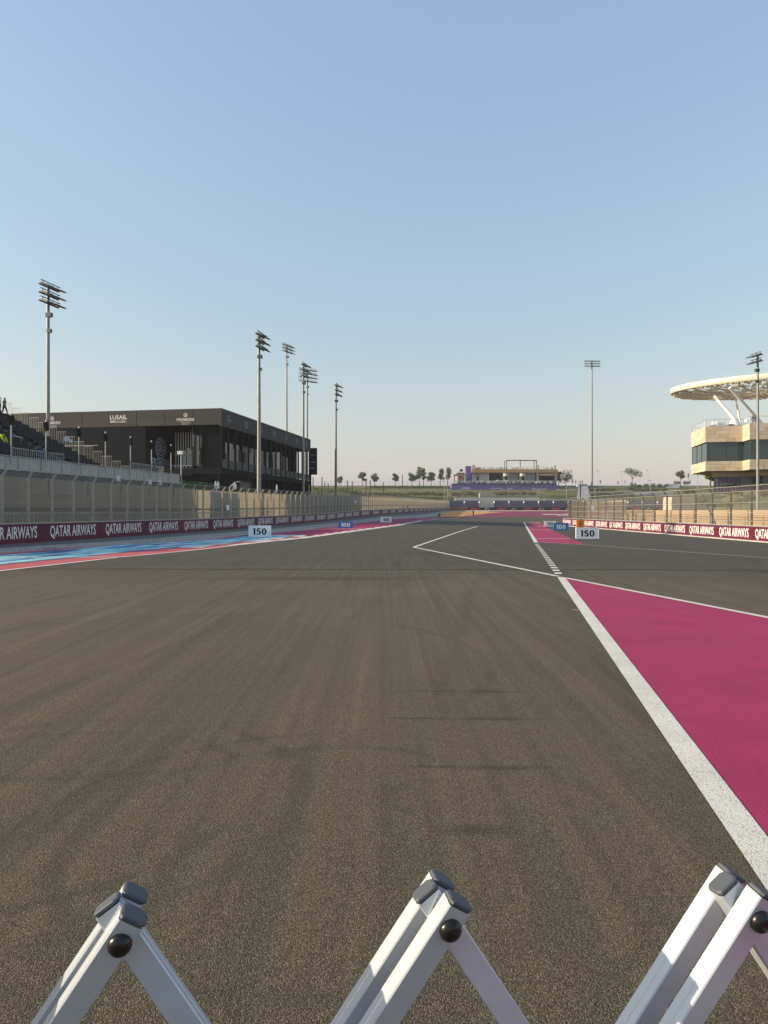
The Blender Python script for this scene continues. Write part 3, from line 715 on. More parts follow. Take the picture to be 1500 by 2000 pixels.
    def emblem(mb, c, ux, uz, r):
        ring(mb, c, ux, uz, r*.86, r); c = Vector(c); ux = Vector(ux); uz = Vector(uz)
        for i in range(8):
            q = 2*math.pi*i/8; cc = c+ux*r*.48*math.cos(q)+uz*r*.48*math.sin(q)
            ring(mb, cc, ux, uz, r*.16, r*.27, 8)
        ring(mb, c, ux, uz, .01*r, r*.15, 8)
    emblem(em, (x+.004, cy, cz), (0, 1, 0), (0, 0, 1), 1.35); em.build('emblem', 'print_blue', bxo)
    # fascia signs, front and side
    y = A0-.02
    def front_sign(px, kind):
        d = 85.0; s = (CX-px)/FPX*d
        xx = None
        # local r for the pixel at the fascia plane a = A0
        for k in range(400):
            r = -33.5-k*.08; p = T(r, A0)
            if CX+p.x/p.y*FPX <= px: xx = r; break
        m_ = MB()
        if kind == 'P':
            text_mb(m_, 'PREMIERE', (xx, y, ZF+.62), (1, 0, 0), (0, 0, 1), 2.2, .34, bold=.012); text_mb(m_, 'HOSPITALITY', (xx+.55, y, ZF+.36), (1, 0, 0), (0, 0, 1), 1.2, .14)
            emblem(m_, (xx+1.1, y, ZF+1.32), (1, 0, 0), (0, 0, 1), .27); m_.box((xx+.6, y-.004, ZF+.24), (xx+1.6, y, ZF+.27))
        else:
            text_mb(m_, 'LUSAIL', (xx, y, ZF+1.05), (1, 0, 0), (0, 0, 1), 2.25, .48, bold=.02); m_.box((xx, y-.004, ZF+.93), (xx+2.2, y, ZF+.97))
            random.seed(5); q = xx
            while q < xx+2.15: wd = random.uniform(.06, .22); m_.box((q, y-.004, ZF+.66), (q+wd, y, ZF+.66+random.choice((.05, .08, .16)))); q += wd+.03
            m_.box((xx, y-.006, ZF+.70), (xx+1.6, y-.0045, ZF+.74))
        m_.build('fascia_sign', 'print_white', fa)
    front_sign(345.5, 'P'); front_sign(216, 'L'); front_sign(87.5, 'P')
    xs = rb+.02; a = A0+3.0; k = 0
    for px in (447, 481, 509.5, 535.5, 559, 579.5, 598):
        d = 1400*34.03/(1000-px); a = 1.0158*d-5.98; m_ = MB()
        if k % 2 == 0:
            text_mb(m_, 'PREMIERE', (xs, a-.75, ZF+.78), (0, 1, 0), (0, 0, 1), 1.5, .24); emblem(m_, (xs, a, ZF+1.34), (0, 1, 0), (0, 0, 1), .2); text_mb(m_, 'HOSPITALITY', (xs, a-.4, ZF+.55), (0, 1, 0), (0, 0, 1), .8, .12)
        else:
            text_mb(m_, 'LUSAIL', (xs, a-.65, ZF+1.05), (0, 1, 0), (0, 0, 1), 1.3, .42); m_.box((xs, a-.65, ZF+.85), (xs+.004, a+.65, ZF+.9)); m_.box((xs, a-.5, ZF+.62), (xs+.004, a+.4, ZF+.7))
        m_.build('fascia_sign', 'print_grey', fa); k += 1
premiere()
# --- projecting sign panel at the far end of the building
t = thing('sign_panel', 'black upright sign panel standing at the far right end of the hospitality building', 'sign', (0, 0, 0), 0)
dd = 121.5; x0, x1 = DX(603, dd), DX(619, dd); mb = MB(); mb.box((x0, dd, DZ(927, dd)), (x1, dd+.5, DZ(875, dd))); mb.build('panel', 'cladding_navy', t)
mb = MB(); mb.box((x0, dd-.012, DZ(903.5, dd)), (x1-.25, dd-.002, DZ(902, dd))); mb.box((x0, dd-.012, DZ(915.5, dd)), (x1-.5, dd-.002, DZ(914, dd))); text_mb(mb, 'LUSAIL', (x0+.1, dd-.012, DZ(891, dd)), (1, 0, 0), (0, 0, 1), .75, .3); mb.box((x0+.95, dd-.012, DZ(889, dd)), (x0+1.15, dd-.002, DZ(888, dd))); mb.build('lettering', 'print_grey', t)
mb = MB(); mb.box((x0+.1, dd+.1, 0), (x0+.4, dd+.4, DZ(927, dd))); mb.build('post', 'cladding_navy', t)
# --- green hedge box, screen and odds and ends in front of the building
def D_at_A(px, A): return 1400*A/(1000-px)
d1, d2 = D_at_A(356, 29), D_at_A(417, 29)
a1, a2 = 1.0158*d1-5.1, 1.0158*d2-5.1
mb = MB(); mb.box((-29.2, a1, -.1), (-28.6, a2, 4.2)); random.seed(11)
for _ in range(900):
    x_, y_, z_ = -28.58, random.uniform(a1, a2), random.uniform(2.5, 4.2); mb.leaves((x_, y_, z_), (.06, .1, .1), 1, .10, 0, 0)
for _ in range(300): mb.leaves((random.uniform(-29.2, -28.6), random.uniform(a1, a2), 4.22), (.1, .1, .05), 1, .09, 0, 0)
o = mb.build('hedge_wall', 'fake_hedge', None, (0, 0, 0), (0, 0, -PHI)); o['label'] = 'dark green hedge wall at the right end of the grandstand, below the building'; o['category'] = 'hedge'
dS = D_at_A(480, 28.5); t = thing('screen', 'black television screen on a stand above the fence before the black building', 'screen', (DX(479.5, dS), dS, 0), -.1)
wS = 23/FPX*dS; z0, z1 = DZ(959, dS), DZ(940, dS); mb = MB(); mb.box((-wS/2, -.1, z0), (wS/2, .15, z1)); mb.build('casing', 'print_black', t)
mb = MB(); mb.box((-wS/2+.08, -.115, z0+.1), (wS/2-.08, -.102, z1-.1)); mb.build('display', 'glass_dark', t)
mb = MB(); mb.tube((-.4, 0, -.1), (-.4, 0, z0), .05, n=6); mb.tube((.4, 0, -.1), (.4, 0, z0), .05, n=6); mb.build('stand', 'steel_dark', t)
dS = D_at_A(455, 27.5); t = thing('gantry_frame', 'white bent-pipe frame with a small white box beside the black screen', 'frame', (0, 0, 0))
mb = MB(); P_ = lambda x, y: D(x, y, dS)
mb.tube(P_(448, 958), P_(450, 950), .05, n=6); mb.tube(P_(450, 950), P_(460, 941.5), .05, n=6); mb.tube(P_(460, 941.5), P_(469, 941), .05, n=6); mb.tube(P_(448, 958), Vector((P_(448, 958).x, dS, 0)), .05, n=6); mb.build('pipe', 'galvanised', t)
mb = MB(); mb.obox(P_(458.5, 951), (.15, 0, 0), (0, .12, 0), (0, 0, .24)); mb.obox(P_(458.5, 945), (.06, 0, 0), (0, .06, 0), (0, 0, .1)); mb.build('white_box', 'white_plastic', t)
dS = D_at_A(423, 27.5); mb = MB(); mb.obox((-.1, 0, .25), (.09, 0, 0), (0, .09, 0), (0, 0, .26)); mb.obox((.14, 0, .25), (.09, 0, 0), (0, .09, 0), (0, 0, .26)); mb.tube((-.1, 0, .5), (-.1, 0, .68), .05, n=6); mb.tube((.14, 0, .5), (.14, 0, .66), .05, n=6); mb.bar((0, 0, -3.4), (0, 0, 0), .08, .08)
o = mb.build('twin_floodlight', 'white_plastic', None, D(423, 954, dS)); o['label'] = 'pair of white floodlight heads over the fence right of the green hedge'; o['category'] = 'floodlight'
dS = D_at_A(540, 27.2); mb = MB(); mb.obox((0, 0, .3), (.09, 0, 0), (0, .09, 0), (0, 0, .28)); mb.tube((0, 0, .58), (0, 0, .75), .05, n=6); mb.bar((0, 0, -3), (0, 0, 0), .06, .06)
o = mb.build('small_floodlight', 'white_plastic', None, D(540.5, 959, dS)); o['label'] = 'single white floodlight head over the fence before the lower black columns'; o['category'] = 'floodlight'
def notice(px, py, w_, h_, d, lab, rz):
    mb = MB(); W, H = w_/FPX*d, h_/FPX*d; mb.box((-W/2, -.02, -H/2), (W/2, .02, H/2)); mb.box((-W/2-.02, -.015, -H/2-.02), (W/2+.02, .012, -H/2), 0)
    o = mb.build('notice_board', 'board_white', None, D(px, py, d), (0, 0, rz)); o['label'] = lab; o['category'] = 'notice'
notice(445, 991, 6, 10, D_at_A(445, 24.55), 'white notice board tied to the left debris fence below the screen', R(50))
notice(694.3, 980, 3, 6, D_at_A(694.3, 24.55), 'small white notice on the shaded left fence, left of two', R(50))
notice(709, 980, 3, 6, D_at_A(709, 24.55), 'small white notice on the left fence beside the camera gap, right of two', R(50))

# ================================================================== FLOODLIGHT MASTS
def mast(px, d, ztop, zbase, rb, rt, rows, nl, L, lab, rz=-PHI, spacing=1.15, out=1.0, scale=1.0, lean=0.0):
    t = thing('floodlight_mast', lab, 'floodlight mast', (DX(px, d), d, 0), rz, 'floodlight masts round the circuit')
    mb = MB(); mb.tube((0, 0, zbase), (0, 0, zbase+.35*(ztop-zbase)), rb, rb*.75+rt*.25, 12); mb.tube((0, 0, zbase+.35*(ztop-zbase)), (0, 0, ztop), (rb*.7+rt*.3), rt, 10)
    mb.tube((0, 0, zbase+.35*(ztop-zbase)-.15), (0, 0, zbase+.35*(ztop-zbase)+.15), rb*.80+rt*.24, n=12)
    mb.build('pole', 'mast_steel', t)
    key = (nl, L, out, scale)
    s = scale
    am = MB(); am.box((-.07*s, -L/2, -.07*s), (.07*s, L/2, .07*s)); am.box((.2*s, -L/2, .42*s), (.28*s, L/2, .5*s))
    for j in range(nl): y = -L/2+(j+.5)*L/nl; am.bar((0, y, 0), (.24*s, y, .46*s), .06*s, .06*s)
    ame = am.mesh('crossarm', 'steel_dark')
    lm = MB()
    for dd_ in ((1, 0),):
        lm.obox((.55*s*out, 0, -.02*s), (.42*s, 0, -.17*s), (0, L/nl*.42, 0), (.03*s, 0, .09*s))
        lm.obox((.95*s*out, 0, -.12*s), (.3*s, 0, -.16*s), (0, L/nl*.46, 0), (.008*s, 0, .02*s), 0)
        lm.obox((.12*s, 0, .12*s), (.16*s, 0, -.04*s), (0, L/nl*.3, 0), (.02*s, 0, .13*s), 1)
    lme = lm.mesh('floodlight', ['lamp_body', 'galvanised'])
    for r_ in range(rows):
        z = ztop-.25*s-r_*spacing
        place('crossarm', ame, t, (.1*s, 0, z))
        for j in range(nl): place('floodlight', lme, t, (.15*s, -L/2+(j+.5)*L/nl, z), (0, R(random.uniform(-3, 6)), R(random.uniform(-8, 8))))
    hb = MB(); hb.box((-.15, -.15, ztop-rows*spacing-.6), (.35, .15, ztop-rows*spacing-.25)); hb.box((-.1, -.12, ztop-rows*spacing-1.9), (.3, .12, ztop-rows*spacing-1.6)); hb.bar((-.5*s, 0, ztop+.02), (.25*s, 0, ztop+.06), .1*s, .1*s); hb.build('control_box', 'steel_dark', t)
mast(94, 60, DZ(558, 60), 0, .17, .12, 3, 4, 2.4, 'nearest tall floodlight mast at far left, rising behind the grandstand seats', -PHI-.05, spacing=.68, scale=.72)
mast(506, 76.5, DZ(653, 76.5), 0, .25, .13, 3, 4, 2.4, 'floodlight mast in front of the black building facade, tallest before it', spacing=.66, scale=.72)
mast(560, 125, DZ(674, 125), 0, .20, .12, 3, 5, 3.4, 'slender floodlight mast rising from behind the roof of the black building', R(-24), spacing=.55, scale=.6)
mast(592.5, 104, DZ(712, 104), 0, .22, .13, 3, 4, 2.4, 'left one of the pair of floodlight masts at the far end of the black building', spacing=.76, scale=.72)
mast(600, 126, DZ(722, 126), 0, .2, .13, 4, 5, 3.6, 'right one of the mast pair by the black building, with four wide lamp rows', R(-52), spacing=.66, scale=.6)
mast(656, 110, DZ(752, 110), 0, .22, .13, 3, 3, 1.8, 'floodlight mast standing alone right of the black building, before the left trees', spacing=.68, scale=.72)
mast(1156, 338, DZ(705, 338), 13.2, .5, .3, 3, 5, 7.4, 'far thin floodlight mast on the hilltop, right of the purple building', R(-90), spacing=1.2, scale=1.15)
mast(1480, 86, DZ(692, 86), 0, .18, .12, 2, 3, 1.8, 'floodlight mast at right edge before the stone building and canopy', R(180+12), spacing=.75, scale=.75)
# ================================================================== RIGHT SIDE
XR = 25.0
def right_wall():
    t = thing('advertising_wall', 'sunlit maroon advertising wall with white airline lettering along the right side', 'wall', (0, 0, 0))
    mb = MB(); L = 5.2; mb.box((0, .01, .0), (.45, L-.01, .97)); mb.box((.03, .01, -.6), (.45, L-.01, 0), 1)
    bm_ = mb.mesh('banner', ['maroon_banner', 'concrete'])
    tm = MB(); text_mb(tm, 'QATAR AIRWAYS', (-.008, L-.42, .12), (0, -1, 0), (0, 0, 1), 4.3, .73, bold=.014); lm = tm.mesh('lettering', 'banner_white')
    d0 = 1400*25/(1404.8-750)                 # a lettering start seen in the photo
    y = d0+.42-L*8
    while y < 96:
        p = place('banner', bm_, t, (XR, y, gz(XR, y))); place('lettering', lm, p); y += L
    yend = y
    mb = MB(); mb.tube((XR+.1, d0-40, -.45+1.02), (XR+.1, yend, -.45+1.02), .05, n=5); mb.build('top_rail', 'galvanised', t)
    mb = MB(); mb.box((XR-.35, d0-40, -.46), (XR-.0, yend, -.38)); mb.build('foot_kerb', 'concrete_pale', t)
    return yend
YEND = right_wall()
def right_fence():
    t = thing('debris_fence', 'open wire debris fence with dark posts behind the right maroon wall', 'fence', (0, 0, 0))
    mb = MB(); h = 3.45; mb.box((-.06, -.06, -.3), (.06, .06, h)); mb.bar((0, 0, h-.04), (-.3, 0, h+.36), .09, .10, (0, 1, 0)); pm = mb.mesh('post', 'steel_dark')
    mb = MB(); L = 3.0; mb.quad((0, 0, 1), (0, L, 1), (0, L, h), (0, 0, h)); mb.quad((0, 0, h), (0, L, h), (-.3, L, h+.36), (-.3, 0, h+.36)); wm = mb.mesh('mesh_panel', 'wire_mesh_thin')
    ys = [50.2-3*i for i in range(1, 7)][::-1]+[50.2+3*i for i in range(16)]
    x = XR+.75
    for y in ys: place('post', pm, t, (x, y, -.45)); place('mesh_panel', wm, t, (x-.08, y, -.45))
    for z in (1.35, 1.95, 2.65, 3.45): mb = MB(); mb.tube((x-.1, ys[0], z-.45), (x-.1, ys[-1]+3, z-.45), .02, n=4); mb.build('cable', 'galvanised', t)
    mb = MB(); mb.tube((x-.38, ys[0], 3.36), (x-.38, ys[-1]+3, 3.36), .025, n=4); mb.build('cable', 'galvanised', t)
    br = MB(); br.bar((x+.1, 58.2, 2.9), (x+.1, 55.4, .1), .1, .1); br.build('brace', 'steel_dark', t)
    return ys
right_fence()
# closely meshed return of the fence and the grey slatted yard behind it
t = thing('slatted_screen', 'tan slatted screen closing the far end of the right debris fence', 'screen', (0, 0, 0))
mb = MB(); mb.box((-.05, -.03, 0), (.05, .03, 3.35)); sl = mb.mesh('slat', 'galvanised'); sl.materials.clear(); sl.materials.append(M['timber'])
for i in range(20): place('slat', sl, t, (25.35+i*.128, 98.4, -.5))
for i in range(44): place('slat', sl, t, (27.9+.002*i, 98.4-i*.36, -.5), (0, 0, R(80)))
mb = MB(); mb.box((25.2, 98.45, 2.7), (27.9, 98.55, 2.85)); mb.box((25.2, 98.45, .3), (27.9, 98.55, .45)); mb.box((27.98, 83, .3), (28.1, 98.5, .45)); mb.box((27.98, 83, 2.7), (28.1, 98.5, 2.85)); mb.build('rail', 'fence_post', t)
notice(1158.3, 991.5, 5, 9, 85.5, 'white notice board on the right debris fence above the orange board', 0)
# tan boundary wall of planks behind the right fence
def plank_wall():
    t = thing('plank_wall', 'sand coloured timber plank wall behind the right debris fence', 'wall', (0, 0, 0))
    x = 31.5; y0, y1 = 44.0, 94.5; L = 3.6; random.seed(21)
    variants = []
    for v in range(5):
        mb = MB(); d = random.uniform(-.025, .025); mb.box((d, .02, .012), (.12+d, L-.02, .43)); variants.append(mb.mesh('plank', 'timber'))
    n = int((y1-y0)/L)
    for i in range(n):
        for k in range(5): place('plank', random.choice(variants), t, (x, y0+i*L, -.55+k*.45))
    pm = MB(); pm.box((-.10, -.09, 0), (.15, .09, 2.3)); pme = pm.mesh('post', 'timber')
    for i in range(n+1): place('post', pme, t, (x, y0+i*L, -.6))
    mb = MB(); mb.box((x-.3, y1-1.2, -.6), (x-.1, y1-.2, 1.75)); mb.box((x-1.2, y1-5.2, -.6), (x-1.0, y1-3.9, 1.3)); mb.box((x-1.2, y1-8, -.6), (x-1.0, y1-7.2, 1.3)); mb.build('gate_leaf', 'timber', t)
plank_wall()
t = thing('stone_block', 'pale banded stone enclosure standing behind the right fence beside the brace post', 'enclosure', (0, 0, 0))
db = 98.0; x0, x1 = DX(1312, db), DX(1356, db); zt, zb = DZ(970.5, db), DZ(1000, db); nb = 7
random.seed(4)
for k in range(nb):
    z = zb+(zt-zb)*k/nb; mb = MB(); q = random.uniform(-.05, .05); mb.box((x0+q, db+q, z+.02), (x1, db+3, z+(zt-zb)/nb-.02)); mb.build('stone_course', 'stone', t)
mb = MB(); mb.box((x0+.15, db+.15, zb-1), (x1-.1, db+2.9, zt-.05)); mb.build('core', 'stone_joint', t)
t = thing('equipment_cabinet', 'grey equipment cabinet behind the right fence left of the plank wall', 'cabinet', (0, 0, 0))
db = 96.5; mb = MB(); mb.box((DX(1187, db), db, -.6), (DX(1212, db), db+2, DZ(999, db))); mb.build('casing', 'galvanised', t)
mb = MB(); mb.box((DX(1193, db), db-.04, -.4), (DX(1208, db), db-.002, DZ(1003, db))); mb.build('door', 'fence_post', t)

# ================================================================== DISTANCE BOARDS
def numerals(mb, txt, x0, z0, W, H, y):        # bold geometric figures: 0, 1 and 5
    adv = {'1': .52, '5': .95, '0': 1.0}; tot = sum(adv[c] for c in txt)+.16*(len(txt)-1); k = W/tot; x = x0
    def arc(cx, cz, rx, rz, tx, tz, a0, a1, n):
        o = [(cx+rx*math.cos(a0+(a1-a0)*i/n), y, cz+rz*math.sin(a0+(a1-a0)*i/n)) for i in range(n+1)]
        q = [(cx+(rx-tx)*math.cos(a0+(a1-a0)*i/n), y, cz+(rz-tz)*math.sin(a0+(a1-a0)*i/n)) for i in range(n+1)]
        mb.add(o+q, [(i, i+1, n+2+i, n+1+i) for i in range(n)])
    for c in txt:
        w = adv[c]*k; s = .35*k
        if c == '0': arc(x+w/2, z0+H/2, w/2, H/2*1.02, s*.92, H*.17, 0, 2*math.pi, 28)
        elif c == '1': mb.add([(x+w-s*1.02, y, z0), (x+w, y, z0), (x+w, y, z0+H), (x+w-s*1.02, y, z0+H), (x, y, z0+H), (x+s*.35, y, z0+H*.80), (x+w-s*1.02, y, z0+H*.80)], [(0, 1, 2, 3, 6), (3, 4, 5, 6)])
        else:
            r = H*.33; a0, a1 = R(128), R(-148)
            arc(x+w*.48, z0+r, w*.52, r, s*.95, H*.175, a0, a1, 22)
            px_, pz_ = x+w*.48+w*.52*math.cos(a0), z0+r+r*math.sin(a0)
            mb.add([(x+w*.20, y, z0+H), (x+w*.92, y, z0+H), (x+w*.92, y, z0+H*.81), (x+w*.20+s*.72, y, z0+H*.81), (x+w*.07+s*.72, y, pz_-H*.06), (x+w*.07, y, pz_-H*.09)], [(0, 1, 2, 3), (0, 3, 4, 5)])
        x += w+.16*k
def board(px, py_bot, pw, ph, txt, blue, lab, rz=0.0, foot=True):
    x, d = U(px, py_bot); W = pw/FPX*d; H = ph/FPX*d
    t = thing('distance_board', lab, 'distance board', (x, d, gz(x, d)), rz, 'braking distance boards')
    mb = MB(); mb.box((-W/2, -.05, .02), (W/2, .05, H)); fr = mb.build('panel', 'board_blue' if blue else 'board_white', t)
    em = MB(); em.box((-W/2-.012, -.056, .01), (-W/2+.012, .056, H+.01)); em.box((W/2-.012, -.056, .01), (W/2+.012, .056, H+.01)); em.box((-W/2+.012, -.056, H-.012), (W/2-.012, .056, H+.012)); em.build('edge_trim', 'board_blue' if blue else 'board_white', fr)
    tw = W*(.62 if len(txt) == 3 else .5); th = H*.56
    nm = MB(); numerals(nm, txt, -tw/2, H*.22, tw, th, -.058); nm.build('lettering', 'board_white' if blue else 'print_black', fr)
    mb = MB()
    for s in (-1, 1): mb.bar((s*W*.35, .03, H*.8), (s*W*.35, .5*H, .02), .04, .04); mb.box((s*W*.35-.05, -.2, 0), (s*W*.35+.05, .5*H, .03))
    mb.build('stand', 'steel_dark', t)
board(507.5, 1049.3, 43, 22.5, '150', False, 'white 150 board on the left painted kerb, largest on the left side')
board(675, 1032, 28, 13.5, '100', True, 'blue 100 board standing on the pink strip left of the track')
board(754, 1020.8, 22, 11.5, '50', False, 'white 50 board, the farther one on the pink strip left of the track')
board(1074, 1028.5, 22, 11, '50', False, 'white 50 board partly hidden behind the blue board on the right')
board(1095.5, 1036.5, 29, 15, '100', True, 'blue 100 board beside the pink wedge on the right of the track')
board(1147, 1053, 44, 22.5, '150', False, 'white 150 board below the orange board on the right')
dd = 60.0; t = thing('orange_board', 'orange marshal board standing right behind the right-hand white 150 board', 'sign', (DX(1133.3, dd), dd, gz(13, dd)), 0)
W = 15/FPX*dd; z1 = DZ(1015.5, dd)-gz(13, dd); z0 = DZ(1032, dd)-gz(13, dd)
mb = MB(); mb.box((-W/2, -.05, z0), (W/2, .05, z1)); mb.build('panel', 'orange_board', t)
mb = MB()
for k, wv in enumerate((.20, .30, .22, .26)): z = z1-.14-k*.14; mb.box((-wv/2*.9, -.058, z-.03), (wv/2, -.052, z+.02))
mb.build('lettering', 'print_black', t)
mb = MB(); mb.box((-.25, -.02, -.05), (-.18, .02, z0)); mb.box((.18, -.02, -.05), (.25, .02, z0)); mb.bar((.02, 0, z1), (.1, 0, z1+.14), .04, .04); mb.box((-.16, -.05, z1), (.2, .05, z1+.05)); mb.build('stand', 'steel_dark', t)

# ================================================================== THE FAR END OF THE STRAIGHT
def far_barrier():
    yb = 283.5; z = 1.9
    t = thing('trackside_barrier', 'long black trackside barrier with red logos across the end of the straight', 'barrier', (0, 0, 0))
    mb = MB(); mb.box((0, 0, -.6), (5.3, .8, 1.05)); bme = mb.mesh('barrier_block', 'print_black'); 
    x = 33.0; i = 0; rd = MB(); gr = MB()
    while x < 120:
        place('barrier_block', bme, t, (x, yb, z)); c = x+2.65
        if i % 2 == 0:
            rd.add([(c-2.0, yb-.02, z+.25), (c+.9, yb-.02, z+.25), (c+1.9, yb-.02, z+.85), (c-.8, yb-.02, z+.85)], [(0, 1, 2, 3)])
            rd.add([(c+1.2, yb-.02, z+.25), (c+1.5, yb-.02, z+.25), (c+2.4, yb-.02, z+.85), (c+2.1, yb-.02, z+.85)], [(0, 1, 2, 3)])
        else:
            gr.add([(c-1.5, yb-.02, z+.2), (c-.9, yb-.02, z+.2), (c+.2, yb-.02, z+.9), (c-.5, yb-.02, z+.9)], [(0, 1, 2, 3)])
            gr.add([(c+.1, yb-.02, z+.2), (c+.6, yb-.02, z+.2), (c+1.0, yb-.02, z+.7), (c+.7, yb-.02, z+.7)], [(0, 1, 2, 3)])
        x += 5.34; i += 1
    rd.build('red_logo', 'red_print', t); gr.build('pale_logo', 'lime_print', t)
    mb = MB(); mb.box((26.5, yb-.1, z-.6), (30, yb+.8, z+1.1)); mb.box((30.05, yb-.06, z-.6), (32.95, yb+.8, z+1.05)); mb.build('orange_block', 'rust_board', t)
    f = thing('debris_fence', 'far debris fence with dull purple panels and white lamps behind the black barrier', 'fence', (0, 0, 0))
    yf = 285.2; L = 5.9; mb = MB(); mb.box((.05, -.02, 1.0), (L-.05, .02, 3.85)); pm = mb.mesh('panel', 'purple_fabric'); pg = mb.mesh('panel', 'galvanised')
    qm = MB(); qm.box((-.06, -.06, -.5), (.06, .06, 3.95)); qme = qm.mesh('post', 'galvanised')
    lm = MB(); lm.tube((0, -.3, 3.2), (0, -.3, 3.75), .34, .16, n=8); lm.tube((0, -.3, 3.75), (0, -.3, 4.1), .08, n=5); lm.bar((0, -.05, 3.5), (0, -.3, 3.5), .1, .1); lme = lm.mesh('lamp', 'white_plastic')
    for i in range(16):
        x = 26+i*L; place('panel', pg if i in (2, 9) else pm, f, (x, yf, z)); place('post', qme, f, (x, yf, z))
        if i not in (0,): place('lamp', lme, f, (x+.1, yf, z-.3))
far_barrier()
def far_terrace():
    t = thing('spectator_terrace', 'pale stepped spectator terrace with railings below the purple balcony', 'terrace', (0, 0, 0))
    x0, x1 = DX(886, 300), DX(1058, 300)
    for k in range(4):
        mb = MB(); mb.box((x0+k*.3, 297+k*1.9, 2), (x1-k*.2, 297+(k+1)*1.9, 5.6+k*.55)); mb.build('step', 'concrete_pale', t)
    for xa, xb in ((DX(936, 308), DX(960, 308)), ): mb = MB(); mb.box((xa, 306, 3), (xb, 310, 9.3)); mb.build('stair_block', 'concrete', t)
    fr = MB()
    for i in range(19):
        x = DX(962, 303)+i*1.32; fr.box((x, 303, 5), (x+.14, 303.14, 8.1+.3*(i > 5)))
    for z in (6.9, 8.0): fr.box((DX(962, 303), 303.02, z), (DX(1056, 303), 303.12, z+.14))
    for i in range(22): x = x0+i*.9; fr.box((x, 298.9, 5.6), (x+.07, 298.97, 6.7))
    fr.box((x0, 298.9, 6.65), (DX(940, 300), 298.97, 6.75)); fr.build('railing', 'galvanised', t)
far_terrace()
def purple_lounge():
    d = 330.0; X = lambda px: DX(px, d); Z = lambda py: DZ(py, d)
    t = thing('balcony_pavilion', 'timber and glass pavilion on a purple bannered balcony at the end of the straight', 'building', (0, 0, 0))
    mb = MB(); mb.box((X(882.5), d, Z(962.5)), (X(1088), d+14, Z(945.5))); ba = mb.build('purple_base', 'purple_board', t)
    jm = MB()
    for i in range(1, 24): x = X(882.5)+i*(X(1088)-X(882.5))/24; jm.box((x-.04, d-.015, Z(962)), (x+.04, d-.002, Z(946)))
    jm.build('board_joint', 'print_black', ba)
    tm = MB(); text_mb(tm, 'LUSAIL', (X(900), d-.03, Z(955.3)), (1, 0, 0), (0, 0, 1), 4.4, .95, bold=.02); tm.box((X(902), d-.03, Z(957.4)), (X(919), d-.02, Z(956.6)))
    for (a, b, y_) in ((957,964,953.5),(965,969.5,953.7),(970.5,981,953.4),(957,966,956.5),(967,972,956.7),(977,986,956.2),(990,1001,953.8),(988,1000,956.8),(1046,1052,955.8),(1048.5,1069,955),(1050,1064,957.2)):
        text_mb(tm, random.choice(('IIIIII', 'ILIUI', 'LIIIL')), (X(a), d-.03, Z(y_+.9)), (1, 0, 0), (0, 0, 1), X(b)-X(a), .36, bold=.03)
    for k in range(6): q = X(1040)+k*.25; tm.box((q, d-.03, Z(956.5)+.3*(k % 2)), (q+.18, d-.02, Z(954.2)+.2*((k+1) % 3)))
    tm.build('banner_lettering', 'print_white', ba)
    mb = MB(); mb.box((X(884), d-.2, Z(945.5)), (X(1086.5), d+14, Z(944.4))); mb.build('deck_edge', 'cladding_navy', t)
    rl = MB(); x = X(884)
    while x < X(1086): rl.box((x, d+.1, Z(944.4)), (x+.09, d+.18, Z(938.8))); x += .55
    rl.box((X(884), d+.08, Z(939.2)), (X(1086), d+.2, Z(938.6))); rl.build('balcony_railing', 'galvanised', t, kind='stuff')
    # pavilion body
    yb = d+7; X2 = lambda px: DX(px, yb); Z2 = lambda py: DZ(py, yb)
    mb = MB(); mb.box((X2(921), yb+1.2, Z2(946)), (X2(1086), yb+9, Z2(924))); mb.build('back_room', 'interior_dark', t)
    mb = MB(); mb.box((X2(920.5), yb-2.2, Z2(923.5)), (X2(1087), yb+9, Z2(917))); mb.build('roof_fascia', 'wood_fascia', t)
    mb = MB(); mb.box((X2(1053), yb-2.5, Z2(929.5)), (X2(1087), yb-.3, Z2(925.5))); mb.build('side_canopy', 'wood_fascia', t)
    for a, b in ((922, 955.5),): 
        mb = MB(); n = 9
        for i in range(n): xa = X2(a)+i*(X2(b)-X2(a))/n; mb.box((xa, yb, Z2(945)), (xa+(X2(b)-X2(a))/n-.06, yb+.2+.08*(i % 2), Z2(924)))
        mb.build('white_front', 'curtain_white', t)
        mb = MB(); mb.box((X2(931), yb-.1, Z2(943)), (X2(935), yb-.02, Z2(931.5))); mb.build('doorway', 'interior_dark', t)
        mb = MB(); mb.box((X2(928), yb-.3, Z2(931)), (X2(938), yb-.02, Z2(925.5))); mb.build('hood', 'concrete', t)
    for a, b in ((991, 1013), (1024, 1046)):
        mb = MB(); n = 12
        for i in range(n): xa = X2(a)+i*(X2(b)-X2(a))/n; mb.box((xa, yb+.3, Z2(945)), (xa+(X2(b)-X2(a))/n-.1, yb+.4+.1*(i % 2), Z2(923.6)))
        mb.build('louvre_screen', 'galvanised', t)
    pm = MB()
    for a in (981, 1013.5, 1047, 1082): pm.box((X2(a), yb-1.6, Z2(945)), (X2(a)+.9, yb-.9, Z2(923.5)))
    pm.build('pillar', 'concrete_pale', t)
    um = MB()
    for a in (986, 1018.5): c = Vector((X2(a), yb-2.6, Z2(929.5))); um.tube(c+Vector((0, 0, -.3)), c+Vector((0, 0, 1.0)), 1.35, 1.2, n=10)
    um.build('round_lantern', 'concrete_pale', t)
    # steel frame on the roof
    fm = MB(); zt = Z2(900); z0 = Z2(917.2)
    for px in (990, 1016.5, 1048.5): fm.box((X2(px)-.14, yb+.4, z0), (X2(px)+.14, yb+.68, zt))
    fm.box((X2(989.5), yb+.3, zt), (X2(1049), yb+.75, zt+.4))
